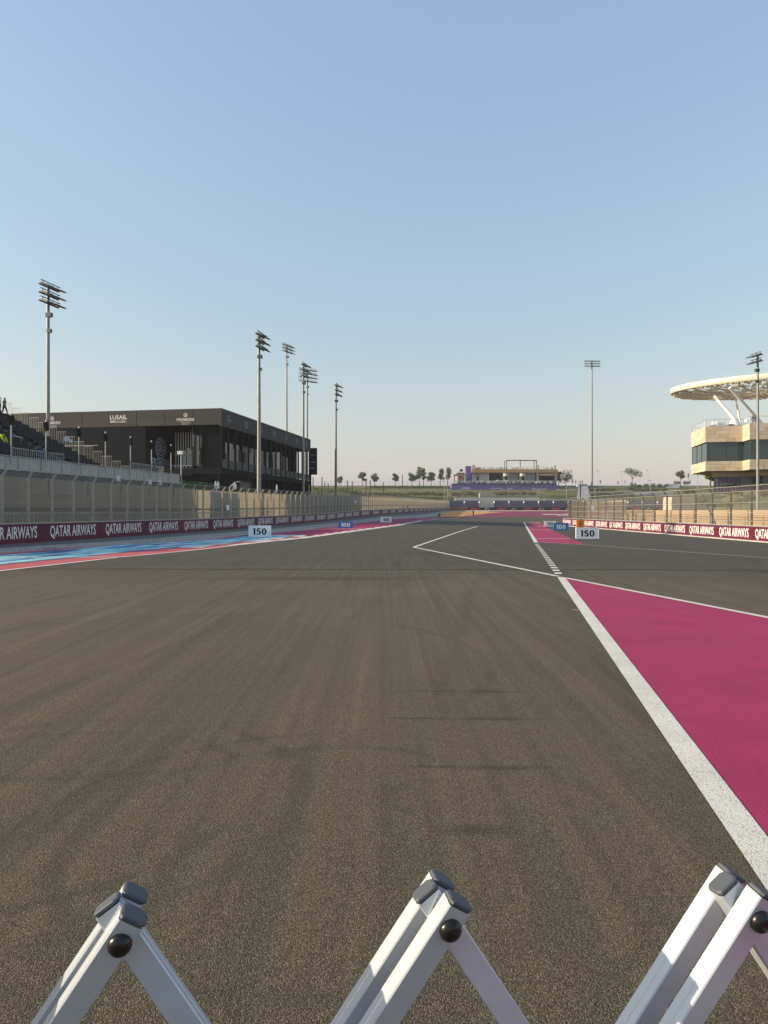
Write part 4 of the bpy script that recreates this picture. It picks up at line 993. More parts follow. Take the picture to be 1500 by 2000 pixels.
    for px in (990, 1048.5): fm.box((X2(px)-.14, yb+6, z0), (X2(px)+.14, yb+6.28, zt)); fm.box((X2(px)-.12, yb+.75, zt+.05), (X2(px)+.12, yb+6, zt+.3))
    fm.build('roof_frame', 'steel_dark', t)
    cm = MB()
    for px in (923, 926, 1050, 1083): cm.box((X2(px)-.25, yb-1.2, z0), (X2(px)+.25, yb-.7, Z2(908.5)))
    cm.build('roof_post', 'timber', t)
    random.seed(9); pl = MB()
    for _ in range(46):
        px = random.choice([random.uniform(928, 946), random.uniform(953, 990), random.uniform(990, 1048), random.uniform(1056, 1080)]); pl.leaves((X2(px), yb-1.0+random.uniform(0, 1), Z2(915.3)), (.55, .5, .55), 14, .22, 0, 0)
    pl.build('roof_planting', 'leaf_dry', t, kind='stuff')
    rr = MB(); x = X2(922)
    while x < X2(1086): rr.box((x, yb-2.1, z0), (x+.06, yb-2.04, Z2(913.2))); x += 1.3
    rr.box((X2(922), yb-2.1, Z2(913.4)), (X2(1086), yb-2.04, Z2(913))); rr.build('roof_railing', 'galvanised', t)
    mb = MB(); mb.box((X2(909.5), yb-.6, Z2(946)), (X2(920.3), yb+4, Z2(910.5))); mb.build('purple_tower', 'purple_board', t)
    mb = MB(); 
    for a in (885.5, 893, 901, 908): mb.box((X2(a), yb-2, Z2(946)), (X2(a)+.5, yb-1.5, Z2(929)))
    mb.box((X2(884.5), yb-2.3, Z2(929.5)), (X2(909), yb+2, Z2(927))); mb.box((X2(895), yb-.5, Z2(945)), (X2(907), yb, Z2(931)), 0); mb.build('pergola', 'wood_fascia', t)
    mb = MB(); mb.tube((X2(924.5), yb+1, z0), (X2(924.5), yb+1, Z2(901)), .05, n=4); mb.build('aerial', 'galvanised', t)
    # furniture and flowers on the balcony
    random.seed(13); fu = MB()
    for _ in range(230):
        px = random.uniform(886, 1085); y_ = d+random.uniform(.6, 3.5); z_ = Z(944.4); x = DX(px, y_); h = random.uniform(.5, 1.5)*(1.3 if 965 < px < 1015 else 1)
        fu.obox((x, y_, z_+h/2), (random.uniform(.12, .4), random.uniform(-.1, .1), 0), (.05, .3, 0), (random.uniform(-.1, .1), 0, h/2))
    o = fu.build('balcony_furniture', 'cloth_white', None, kind='stuff')
    random.seed(14); fu = MB()
    for _ in range(120):
        px = random.uniform(890, 1085); y_ = d+random.uniform(.6, 3.5); z_ = Z(944.4); fu.obox((DX(px, y_), y_, z_+.5), (.25, 0, 0), (0, .2, 0), (0, 0, .5))
    fu.build('balcony_seating', 'deck_grey', None, kind='stuff')
purple_lounge()
# pale retaining walls and ramps on the bank
def pale(name, lab, pts, zt, h, mat='concrete_pale'):
    mb = MB(); mb.prism(pts, zt-h, zt); o = mb.build(name, mat, None); o['label'] = lab; o['category'] = 'wall'; return o
pale('retaining_wall', 'long pale retaining wall across the left grassy bank below the hedges', [(DX(755, 330), 329.3), (DX(882, 330), 329.3), (DX(882, 330), 330.4), (DX(755, 330), 330.4)], DZ(956, 330), 2.4)
pale('retaining_wall', 'short pale retaining wall at the right bank beside the far mast', [(DX(1088, 330), 329.2), (DX(1140, 330), 329.2), (DX(1140, 330), 330.4), (DX(1088, 330), 330.4)], DZ(955.5, 330), 1.4)
pale('retaining_wall', 'long pale retaining wall between two rows of shrubs on the right bank', [(DX(1145, 318), 316.6), (DX(1312, 318), 316.6), (DX(1312, 318), 317.8), (DX(1145, 318), 317.8)], DZ(960, 318), 1.6)
pale('retaining_wall', 'low pale wall at the foot of the right bank above the far fence', [(DX(1060, 300), 297), (DX(1210, 300), 297), (DX(1210, 300), 298), (DX(1060, 300), 298)], DZ(975.5, 300), 2.2)
mb = MB(); mb.add([D(1126, 976, 299), D(1155, 976, 299), D(1147, 945.5, 341), D(1130, 945.5, 341)], [(0, 1, 2, 3)]); mb.build('bank_ramp', 'concrete', kind='structure')
mb = MB(); mb.add([D(1302, 965, 322), D(1332, 965, 322), D(1325, 945, 341.5), D(1300, 945, 341.5)], [(0, 1, 2, 3)]); mb.build('bank_ramp', 'concrete', kind='structure')

# ================================================================== TREES AND SHRUBS
def tree(name, px, ybase, ytop, d, wpx, leaf, lab, style='round', grp='trees along the hilltop'):
    sc_ = d/FPX; H = (ybase-ytop)*sc_; Wd = wpx*sc_/2; b = D(px, ybase, d)
    t = thing(name, lab, 'tree', (b.x, d, b.z), 0, grp)
    mb = MB(); th = H*(.45 if style != 'slim' else .5); lean = random.uniform(-.2, .2)
    mb.tube((0, 0, -.6), (lean*.5, 0, th*.7), .16+.01*H, .11, 7); mb.tube((lean*.5, 0, th*.7), (lean, 0, H*.8), .11, .04, 6)
    cl = []
    nC = 11 if style == 'round' else 8
    for i in range(nC):
        q = i/nC
        if style == 'slim': p = Vector((random.uniform(-.55, .55)*Wd, random.uniform(-.5, .5)*Wd, H*(.42+.55*q))); rr = Wd*.66
        elif style == 'wide': an = i*2.4; p = Vector((math.cos(an)*Wd*random.uniform(.3, .75), math.sin(an)*Wd*.6, H*(.56+.3*random.random()))); rr = Wd*.46
        else: an = i*2.4; p = Vector((math.cos(an)*Wd*random.uniform(.1, .68), math.sin(an)*Wd*.6, H*(.40+.46*random.random()))); rr = Wd*.52*random.uniform(.7, 1.15)
        cl.append((p, rr)); mb.tube((lean*.6, 0, th*random.uniform(.55, .95)), p, .07, .02, 5)
    mb.build('trunk', 'bark', t)
    cb = MB()
    for p, rr in cl: cb.leaves(p, (rr, rr, rr*.75), 75, .34, 0, .15)
    cb.build('crown', leaf, t)
random.seed(31)
TREES = [
 ('hilltop_tree', 664, 951, 929, 15, 'leaf_mid', 'small tree half behind the lone mast right of the black building', 'round'),
 ('hilltop_tree', 708.5, 949, 920.5, 18, 'leaf_dark', 'dark tree on the left hilltop, first one clear of the lone mast', 'round'),
 ('hilltop_tree', 731.5, 948, 922, 18, 'leaf_mid', 'lighter round tree on the left hilltop, second clear of the lone mast', 'round'),
 ('hilltop_tree', 772.5, 949, 921, 15, 'leaf_dark', 'single dark tree standing apart in the gap of the left hilltop row', 'round'),
 ('hilltop_tree', 804.5, 948, 920.5, 22, 'leaf_dark', 'broad dark tree at the left edge of the hilltop group', 'round'),
 ('hilltop_tree', 819, 948, 911, 14, 'leaf_mid', 'tallest slim tree of the hilltop group left of the pavilion', 'slim'),
 ('hilltop_tree', 827, 948, 914, 12, 'leaf_green', 'bright green tree beside the tallest slim hilltop tree', 'slim'),
 ('hilltop_tree', 842, 948, 919.5, 20, 'leaf_mid', 'round grey-green tree in the middle of the hilltop group', 'round'),
 ('hilltop_tree', 860, 948, 914.5, 15, 'leaf_dark', 'pointed dark tree right of the round grey-green hilltop tree', 'slim'),
 ('hilltop_tree', 874.5, 948, 912.5, 15, 'leaf_dark', 'layered dark tree nearest the pavilion pergola', 'slim'),
 ('pavilion_tree', 900, 948, 911, 19, 'leaf_green', 'palm-like tree behind the pergola beside the purple tower', 'round'),
 ('pavilion_tree', 1091, 950, 917, 14, 'leaf_dark', 'dark tree close to the right end of the pavilion', 'round'),
 ('pavilion_tree', 1105, 951, 918, 36, 'leaf_green', 'broad dense green tree right of the pavilion', 'round'),
 ('hilltop_tree', 1235, 946, 912, 36, 'leaf_dark', 'spreading flat-topped tree alone on the right hilltop', 'wide'),
 ('hilltop_tree', 1329, 945, 917, 17, 'leaf_mid', 'thin grey tree left of the stone building', 'round'),
]
for n_, px, yb, yt, wp, lf, lab, stl in TREES:
    tree(n_, px, yb+1, yt, 346+random.uniform(-2, 2) if px != 900 else 350, wp, lf, lab, stl)
tree('mound_tree', 1387, 946, 918, 140, 22, 'leaf_green', 'bushy tree tucked behind the stone building corner', 'round')
def shrub(px, py, d, wpx, hpx, leaf, lab, grp, n=150, cat='shrub'):
    s = d/FPX; b = D(px, py, d); mb = MB(); W = wpx*s/2; H = hpx*s
    t = thing('shrub', lab, cat, b, 0, grp)
    k = max(1, int(wpx/6))
    for i in range(k): mb.leaves((-W+W*2*(i+.5)/k, random.uniform(-.2, .2)*W/k, H*.45), (W/k*1.25, W/k*1.1+.3, H*.56), n//k+20, .11*d/100*.75+.04, 0, .3)
    mb.build('foliage', leaf, t)
    st = MB(); st.tube((0, 0, -.5), (0, 0, H*.4), .06, .03, 5); st.build('stem', 'bark', t)
ORD = 'first second third fourth fifth sixth seventh eighth ninth tenth eleventh twelfth thirteenth fourteenth fifteenth sixteenth seventeenth eighteenth'.split()
CNT = {}
def nth(s):                                    # counts a planted row from its left end
    k = CNT.get(s, 0); CNT[s] = k+1
    return '%s, %s from the left' % (s, ORD[k])
random.seed(41)
RB = 'rounded shrubs on the right bank'; RL = 'rounded dark shrub planted in rows on the right grassy bank'
for px, py, w_, h_ in ((1155,958.8,7,5),(1166,959,7,5),(1177,959,7,5.5),(1187,958.6,7,6),(1198,958.6,9,7),(1232,958,12,8),(1244,959.4,11,8),(1256,959.4,9,6),(1266,959.4,10,6),(1280,959.6,13,6),(1297,959.6,11,5),
                       (1237,950.6,12,7.5),(1249,950.6,9,4),(1262,950.4,9,6),(1275,950.6,10,6.5),(1289,950.4,9,5),(1301,950.4,8,5)):
    shrub(px, py, 320 if py > 955 else 337, w_, h_, random.choice(('leaf_dark', 'leaf_dark', 'leaf_mid')), nth('rounded dark shrub in the '+('middle row on the' if py > 955 else 'top row along the')+' right bank'), RB, 110)
FB = 'low clipped bushes in the lower row on the right bank'
for i in range(9): shrub(1157+i*9.6, 967.4+random.uniform(-.5, .5), 309, 11, 6, random.choice(('leaf_dry', 'leaf_dark', 'leaf_dark')), nth('low brownish bush in the lower row of the right bank'), FB, 110)
HB = 'hedge bushes along the left hilltop'
for i in range(13): shrub(727+i*12, 955+random.uniform(-.4, .4), 334, 14, 6.5, random.choice(('leaf_dark', 'leaf_mid')), nth('dark hedge bush under the left hilltop trees'), HB, 130)
LB = 'dry bushes in the lower row on the left bank'
for i in range(15): shrub(690+i*12.6, 968+random.uniform(-1, 1), 312, 15, 7, random.choice(('leaf_dry', 'leaf_dark', 'leaf_mid')), nth('bushy plant in the lower row on the left bank'), LB, 120)
GB = 'pale feathery bushes before the purple balcony'
for px, w_, h_ in ((889,18,8),(908,20,11),(925,20,10),(972,14,8),(985,14,11),(1003,16,9),(1022,16,10),(1040,14,9)): shrub(px, 968.5, 316, w_, h_, 'leaf_dry', nth('pale feathery bush below the purple balcony banner'), GB, 200)
shrub(621, 966, 200, 22, 16, 'leaf_green', 'round green bush at the right foot of the black building', 'lone bushes left', 260)
for px, py, w_, h_, lab in ((645,962,20,8,'dark bush left of the lone mast foot'), (672,964,24,12,'mixed dark bush right of the lone mast foot'), (695,966,22,9,'dark bush behind the left fence two steps right of the lone mast')): shrub(px, py, 285, w_, h_, 'leaf_dark', lab, 'lone bushes left', 220)
MBG = 'dry scrub on the mound behind the right fence'
for px, py, w_, h_, d in ((1345,964,24,9,108),(1372,987,30,16,92),(1396,990,30,12,88),(1420,990,24,12,86),(1440,966,24,9,106),(1446,985,26,14,88),(1466,977,26,12,92),(1492,970,22,12,96)):
    shrub(px, py, d, w_, h_, random.choice(('leaf_dry', 'leaf_mid')), nth('scrubby grey-green bush on the slope behind the right fence'), MBG, 190)
for px, w_ in ((1322, 12), (1340, 12)): shrub(px, 946, 346, w_, 6.5, 'leaf_dark', nth('low dark bush on the skyline below the thin grey tree'), 'bushes below the thin grey tree', 120)
NB = 'planter bushes before the stone building glass'
for i in range(6): shrub(1415+i*14, 951, 114, 13, 5+3*random.random(), 'leaf_green', nth('green bush before the dark ground-floor glass of the stone building'), NB, 120)
# posts and railing on the skyline
mb = MB(); mb.box((-.16, -.16, -1), (.16, .16, 1)); pme = mb.mesh('post', 'steel_dark')
for px, yt, yb_ in ((611.5,932,968),(629,931.5,968),(634.5,941.5,966),(641,944,966),(678.5,937.5,966),(688,940.5,966),(715,941,966),(723,938,968),(748.5,942,966),(786,926.5,950)):
    d = 260 if yb_ > 955 else 345; o = place('boundary_post', pme, None, D(px, (yt+yb_)/2, d)); o.scale = (1, 1, (yb_-yt)/FPX*d/2)
    o['label'] = nth('dark upright post before the left grassy bank'); o['category'] = 'post'; o['group'] = 'dark posts before the left bank'
t = thing('skyline_railing', 'thin pale railing along the left hilltop behind the trees', 'railing', (0, 0, 0)); rl = MB(); d = 352; x = DX(612, d)
while x < DX(882, d): rl.box((x, d, 13.6), (x+.07, d+.07, DZ(940.5, d))); x += 2.2
for y in (940.5, 944): rl.box((DX(612, d), d, DZ(y, d)), (DX(882, d), d+.06, DZ(y, d)+.07))
rl.build('rail', 'galvanised', t)
def lamp(px, yb, yt, d, lab, head=True):
    t = thing('street_lamp', lab, 'street lamp', D(px, yb, d), 0, 'slim lamps on the bank'); H = (yb-yt)/FPX*d; mb = MB(); mb.tube((0, 0, -.8), (0, 0, H), .09, .06, 6); mb.build('pole', 'galvanised', t)
    mb = MB(); mb.obox((-.35, 0, H), (.55, 0, .05), (0, .2, 0), (0, 0, .09)); mb.build('lamp_head', 'steel_dark', t)
for px, yb, yt, d, lab in ((1106.5, 974, 938, 300, 'pale slim lamp before the broad green tree right of the pavilion'), (1215, 945.5, 921.5, 342, 'slim lamp on the right hilltop just left of the flat-topped tree'), (1168, 945.5, 919.5, 343, 'slim lamp just right of the far hilltop mast'), (1265.5, 945, 918.5, 343, 'slim lamp on right hilltop between flat tree and stone building'),
   (1270.5, 966, 938, 318, 'slim lamp rising from the shrubs below the right hilltop'), (1162, 972, 952, 305, 'short slim lamp at the lower edge of the right bank'), (868, 972, 940, 300, 'thin lamp before the left bank by the pavilion'), (873.5, 973, 922, 300, 'taller thin lamp before the left bank by the pavilion'), (835, 952, 938, 335, 'thin lamp among the middle trees of left hilltop'), (1362.5, 946, 926, 150, 'slim lamp beside the left corner of the stone building')): lamp(px, yb, yt, d, lab)
t = thing('camera_mast', 'grey post with a white box head at the far end of right fence', 'camera post', D(1133.5, 978, 110), 0); mb = MB(); mb.tube((0, 0, -3), (0, 0, 31*110/FPX), .11, .11, 8); mb.build('pole', 'steel_dark', t)
mb = MB(); mb.obox((-.35, 0, 29.5*110/FPX), (.22, 0, .06), (0, .16, 0), (-.03, 0, .16)); mb.build('camera_housing', 'white_plastic', t)
d = 346; t = thing('information_sign', 'small grey square sign on a pole left of stone building', 'sign', D(1344.5, 946, d), 0); mb = MB(); mb.box((-.35, -.1, 3.1), (.35, .1, 5.4)); mb.build('panel', 'galvanised', t); mb = MB(); mb.tube((0, 0, -.5), (0, 0, 3.1), .07, n=5); mb.build('pole', 'galvanised', t)
# ================================================================== STONE BUILDING WITH THE DISC CANOPY
def stone_building():
    t = thing('stone_building', 'sand stone building with glass storey at right, under the disc canopy', 'building', (0, 0, 0))
    F = [(64.5, 139), (56.2, 131.0), (54.3, 121.0), (60.0, 119.9), (59.4, 116.4), (86, 112.5)]
    back = [(92, 140), (70, 150)]
    ZA, ZB_, ZC, ZD_ = 8.34, 9.98, 13.2, 15.86
    random.seed(17)
    def cladding(name, z0, z1):
        mb = MB(); core = MB(); core.prism(F+back, z0+.02, z1-.02)
        for (a, b) in zip(F, F[1:]):
            a = Vector((a[0], a[1], 0)); b = Vector((b[0], b[1], 0)); u = (b-a).normalized(); nrm = Vector((u.y, -u.x, 0)); L = (b-a).length
            rows = max(2, round((z1-z0)/.62)); h = (z1-z0)/rows
            for r_ in range(rows):
                x = -random.uniform(0, 1.2)
                while x < L:
                    wd = random.choice((1.1, 1.5, 2.1)); xa, xb = max(0, x), min(L, x+wd); x += wd
                    if xb-xa < .05: continue
                    pr = .035+random.uniform(0, .03)
                    c = a+u*((xa+xb)/2)+nrm*pr/2; c.z = z0+(r_+.5)*h
                    mb.obox(c, u*((xb-xa)/2-.010), nrm*pr/2, (0, 0, h/2-.010))
        core.build(name+'_core', 'stone_joint', t); o = mb.build(name, 'stone', t); o['kind'] = 'stuff'
    cladding('parapet_stone', ZC, ZD_); cladding('band_stone', ZA, ZB_)
    # glass storey
    gi = .45
    cen = Vector((70, 130, 0))
    G = []
    for x, y in F[1:]:
        G.append((x+gi*.9, y+gi))
    mb = MB(); mb.prism([(p[0]+1.6, p[1]+2.2) for p in G]+[(90, 138), (72, 146), (66, 138.5)], ZB_, ZC); mb.build('interior', 'interior_dark', t)
    wm = MB()
    for a, b in zip([(F[0][0]+.5, F[0][1]-.5)]+G, G):
        a = Vector((*a, 0)); b = Vector((*b, 0)); u = (b-a).normalized(); nrm = Vector((u.y, -u.x, 0)); L = (b-a).length; n = max(1, round(L/3.1))
        for i in range(n):
            m2 = MB(); m2.obox(a+u*(L*(i+.5)/n)+Vector((0, 0, (ZB_+ZC)/2)), u*(L/n/2-.03), nrm*.03, (0, 0, (ZC-ZB_)/2)); m2.build('glass_pane', 'tinted_glass', t)
            wm.obox(a+u*(L*i/n)+nrm*.04+Vector((0, 0, (ZB_+ZC)/2)), u*.03, nrm*.05, (0, 0, (ZC-ZB_)/2))
    wm.build('mullion', 'steel_dark', t)
    # recessed ground floor
    Lw = [(64.5, 138), (56.9, 124.4), (63.2, 123.4), (63, 120.2), (86, 116.8), (90, 138)]
    core = MB(); core.prism(Lw, 7.55, ZA); core.build('lower_wall', 'stone', t)
    gm = MB(); gm.prism([(65.0, 137.5), (57.4, 124.8), (64, 123.8), (64, 121), (86, 117.6), (90, 138)], 4.6, 7.55); gm.build('ground_glass', 'tinted_glass', t)
    dm = MB()
    for i in range(8): x = 57.9+i*.5; dm.box((x, 124.55-.06*i, 4.7), (x+.22, 124.7-.06*i, 7.5))
    dm.build('door_mullion', 'purple_board', t)
    # roof terrace
    te = MB(); te.prism([(x+.1*(i < 3), y) for i, (x, y) in enumerate(F)]+back, ZD_-.15, ZD_-.03); te.build('terrace_floor', 'concrete_pale', t)
    bl = MB(); pl = MB()
    for a, b in zip(F, F[1:]):
        a = Vector((a[0]+.25, a[1]+.2, ZD_)); b = Vector((b[0]+.25, b[1]+.2, ZD_)); bl.quad(a, b, b+Vector((0, 0, 1.15)), a+Vector((0, 0, 1.15))); pl.tube(a+Vector((0, 0, 1.15)), b+Vector((0, 0, 1.15)), .03, n=5)
        n = max(1, round((b-a).length/2.6))
        for i in range(n+1): p = a.lerp(b, i/n); pl.tube(p, p+Vector((0, 0, 1.15)), .022, n=4)
    bl.build('glass_balustrade', 'clear_glass', t); pl.build('handrail', 'galvanised', t)
m_ = base('clear_glass', (.75, .82, .84), .05, 0, .5); see_through(m_, .14)
stone_building()
def terrace_stuff():
    z = 15.84
    def sofa(px, w_, lab, kind):
        t = thing('lounge_seat' if kind != 'pod' else 'daybed', lab, 'seat', (DX(px, 123.2), 123.2, z), 0)
        mb = MB()
        if kind == 'sofa':
            mb.box((-w_/2, -.4, .0), (w_/2, .4, .45)); s = mb.build('seat', 'white_plastic', t); mb = MB(); mb.box((-w_/2, .25, .45), (w_/2, .45, 1.05)); mb.box((-w_/2, -.4, .45), (-w_/2+.2, .25, .75)); mb.build('backrest', 'white_plastic', t)
        elif kind == 'chair':
            mb.obox((0, 0, .35), (w_/2, 0, .05), (0, .3, 0), (-.1, 0, .12)); mb.build('seat', 'white_plastic', t); mb = MB(); mb.obox((w_*.4, 0, .7), (.08, 0, .35), (0, .3, 0), (.06, 0, -.02)); mb.build('backrest', 'white_plastic', t)
        else:
            mb.tube((0, 0, .0), (0, 0, .5), w_/2, w_/2*1.05, 14); mb.build('seat', 'white_plastic', t); mb = MB(); mb.tube((0, .2, .5), (0, .2, 1.5), w_/2*.98, w_/2*.6, 14); mb.build('hood', 'white_plastic', t)
    sofa(1388, .9, 'small white lounge chair at the left end of the stone terrace', 'chair'); sofa(1395.5, .9, 'second small white lounge chair on the stone terrace', 'chair')
    sofa(1409, 1.7, 'white sofa between the lounge chairs and hooded daybed on terrace', 'sofa'); sofa(1436, 2.0, 'largest white hooded daybed on the stone terrace by the strut foot', 'pod'); sofa(1459, 1.0, 'small white round seat right of the strut foot on terrace', 'pod')
    t = thing('side_table', 'low wooden table on the stone terrace between sofa and daybed', 'table', (DX(1426.5, 122.5), 122.5, z)); mb = MB(); mb.box((-.45, -.4, .5), (.45, .4, .6)); mb.build('table_top', 'timber', t)
    mb = MB(); mb.box((-.4, -.35, 0), (.4, .35, .5)); mb.build('base', 'steel_dark', t)
terrace_stuff()
def canopy():
    t = thing('disc_canopy', 'huge cream disc canopy with patterned underside on slanted struts above the stone terrace', 'canopy', (74.3, 138.0, 25.3), 0)
    t.rotation_euler = (R(3.2), R(-1.9), 0)
    Rr = 17.8; n = 72
    mb = MB(); ring = lambda r, z: [(r*math.cos(2*math.pi*i/n), r*math.sin(2*math.pi*i/n), z) for i in range(n)]
    prof = [(Rr-.15, -.05), (Rr, -.02), (Rr, .92), (Rr-.2, 1.02), (Rr-2.0, 1.15)]
    rr = [ring(*p) for p in prof]; vs = [p for r in rr for p in r]
    mb.add(vs, [(k*n+i, k*n+(i+1) % n, (k+1)*n+(i+1) % n, (k+1)*n+i) for k in range(len(prof)-1) for i in range(n)], 0, True); mb.build('roof_shell', 'canopy_cream', t)
    mb = MB(); ra, rb_ = ring(Rr-.15, -.05), ring(Rr-1.3, .0); mb.add(ra+rb_, [(i, n+i, n+(i+1) % n, (i+1) % n) for i in range(n)]); mb.build('rim_soffit', 'canopy_panel', t)
    # underside: interlaced facets on ribs
    random.seed(23); mb = MB(); m2 = MB()
    for ri in range(7):
        r0, r1 = 1.3+ri*2.18, 1.3+(ri+1)*2.18; k = 10+ri*8
        for i in range(k):
            q = 2*math.pi*(i+.5*(ri % 2))/k; qm = q+math.pi/k; q1 = q+2*math.pi/k
            P = lambda r, a, z: Vector((r*math.cos(a), r*math.sin(a), z-1.15*(1-(r/Rr)**2)))
            ta, tb, tc = (random.uniform(-.7, .4)*(1-.09*ri)+.1 for _ in range(3))
            (mb if random.random() < .45 else m2).tri(P(r0, q, -.35+ta), P(r1-.1, qm, -.35+tb), P(r0, q1-.02, -.35+tc))
            (mb if random.random() < .8 else m2).tri(P(r0+.1, q1, .05-tc*.8), P(r1, qm, .05-ta), P(r1, q1+math.pi/k-.02, .05+tb))
    mb.build('soffit_facet', 'canopy_panel', t, kind='stuff'); m2.build('pale_facet', 'canopy_pale', t, kind='stuff')
    up = MB()
    for ri in range(6):
        for i in range(8+ri*5):
            if random.random() < .3: continue
            q = 2*math.pi*i/(8+ri*5); r0 = 2.0+ri*2.5; c = Vector((r0*math.cos(q), r0*math.sin(q), .75)); up.obox(c, (.9, 0, .25), (0, 1.0, 0), (-.01, 0, .03))
    up.build('upper_louvre', 'canopy_pale', t, kind='stuff')
    rb = MB()
    for i in range(24): q = 2*math.pi*i/24; [rb.bar(P(ra_, q, -.35), P(rb2, q, -.35), .16, .3) for ra_, rb2 in ((1, 6), (6, 11), (11, 14.5), (14.5, Rr-.4))]
    for r_ in (4, 8, 12, 15.5): zr = -.4-1.15*(1-(r_/Rr)**2); rb.add([p for p in ring(r_, zr)]+[p for p in ring(r_+.25, zr)], [(i, (i+1) % n, n+(i+1) % n, n+i) for i in range(n)])
    rb.build('roof_rib', 'canopy_pale', t)
    sm = MB()
    for i in range(40): a = R(200+i*3.2); c = Vector((Rr*.985*math.cos(a), Rr*.985*math.sin(a), -.1)); sm.obox(c, (.22, 0, 0), (0, .22, 0), (0, 0, .16))
    sm.build('rim_fitting', 'timber', t, kind='stuff')
    s = thing('canopy_strut', 'olive shaded canopy strut slanting from canopy underside to the terrace, leftmost', 'strut', (0, 0, 0), 0, 'canopy struts')
    def st(p, q, r, lab, mat='paint_strut', obj=None):
        o = obj or thing('canopy_strut', lab, 'strut', (0, 0, 0), 0, 'canopy struts'); mb = MB(); mb.tube(p, q, r*.8, r, 12); mb.build('tube', mat, o); mb = MB(); mb.tube(q-Vector((0, 0, .2)), q+Vector((0, 0, .25)), r*1.6, r*1.2, 10); mb.build('foot', 'galvanised', o)
    foot = D(1452, 817, 126); foot.z = 15.85
    st(D(1396, 774, 132), foot, .33, '', obj=s)
    st(D(1437, 780, 141), foot+Vector((.3, 1.2, 0)), .2, 'short upright canopy strut ending at the same foot as the leftmost strut')
    f2 = D(1500, 818, 127); f2.z = 15.85
    st(D(1425, 757, 124), f2, .32, 'long pale canopy strut crossing behind the right edge mast')
    st(D(1560, 770, 124), f2+Vector((.6, .3, 0)), .40, 'canopy strut rising to the right from the picture edge')
canopy()

# ================================================================== PEOPLE
POSES = {
 'stand': dict(pel=(0,0,.95), sp=(0,0,1.18), ch=(0,0,1.40), nk=(0,.01,1.52), hd=(0,.03,1.63), ht=(0,.02,1.74), sh=.18, el=[(-.26,-.02,1.14),(.26,-.02,1.14)], wr=[(-.25,.08,.90),(.25,.08,.90)], hn=[(-.24,.11,.80),(.24,.11,.80)], kn=[(-.11,.03,.50),(.11,.03,.50)], an=[(-.11,0,.09),(.11,0,.09)], to=[(-.12,.16,.03),(.12,.16,.03)]),
 'walk': dict(pel=(0,0,.94), sp=(0,.02,1.17), ch=(0,.04,1.39), nk=(0,.06,1.51), hd=(0,.09,1.62), ht=(0,.08,1.73), sh=.18, el=[(-.25,.14,1.15),(.25,-.16,1.16)], wr=[(-.22,.30,.98),(.24,-.16,.92)], hn=[(-.21,.38,.94),(.24,-.13,.83)], kn=[(-.10,-.06,.50),(.11,.22,.52)], an=[(-.10,-.32,.18),(.11,.25,.09)], to=[(-.10,-.22,.04),(.12,.41,.05)]),
 'bend': dict(pel=(0,-.15,.92), sp=(0,.03,1.08), ch=(0,.26,1.15), nk=(0,.38,1.17), hd=(0,.48,1.15), ht=(0,.58,1.13), sh=.18, el=[(-.24,.36,.92),(.24,.36,.92)], wr=[(-.18,.50,.72),(.18,.50,.72)], hn=[(-.16,.54,.63),(.16,.54,.63)], kn=[(-.12,.04,.5),(.12,.04,.5)], an=[(-.12,-.03,.09),(.12,-.03,.09)], to=[(-.13,.14,.03),(.13,.14,.03)]),
 'sit': dict(pel=(0,0,.52), sp=(0,.02,.74), ch=(0,.06,.95), nk=(0,.1,1.06), hd=(0,.15,1.16), ht=(0,.15,1.27), sh=.18, el=[(-.26,.16,.74),(.26,.16,.74)], wr=[(-.18,.36,.66),(.18,.36,.66)], hn=[(-.12,.44,.66),(.12,.44,.66)], kn=[(-.14,.46,.54),(.14,.46,.54)], an=[(-.14,.48,.09),(.14,.48,.09)], to=[(-.15,.64,.03),(.15,.64,.03)]),
 'crouch': dict(pel=(0,-.12,.30), sp=(0,0,.50), ch=(0,.10,.70), nk=(0,.15,.80), hd=(0,.2,.90), ht=(0,.2,1.0), sh=.18, el=[(-.26,.26,.56),(.26,.26,.56)], wr=[(-.1,.44,.74),(.12,.44,.72)], hn=[(-.05,.48,.82),(.08,.48,.80)], kn=[(-.2,.36,.42),(.24,.3,.16)], an=[(-.18,.2,.09),(.22,-.12,.09)], to=[(-.18,.36,.03),(.22,-.05,.03)]),
 'film': dict(pel=(0,0,.95), sp=(0,0,1.18), ch=(0,.01,1.40), nk=(0,.03,1.52), hd=(0,.06,1.62), ht=(0,.06,1.73), sh=.18, el=[(-.26,.16,1.20),(.26,.16,1.20)], wr=[(-.10,.34,1.48),(.12,.34,1.46)], hn=[(-.05,.36,1.57),(.07,.36,1.55)], kn=[(-.14,.03,.50),(.14,.0,.50)], an=[(-.17,0,.09),(.17,-.05,.09)], to=[(-.19,.16,.03),(.19,.1,.03)]),
}
_PM = {}
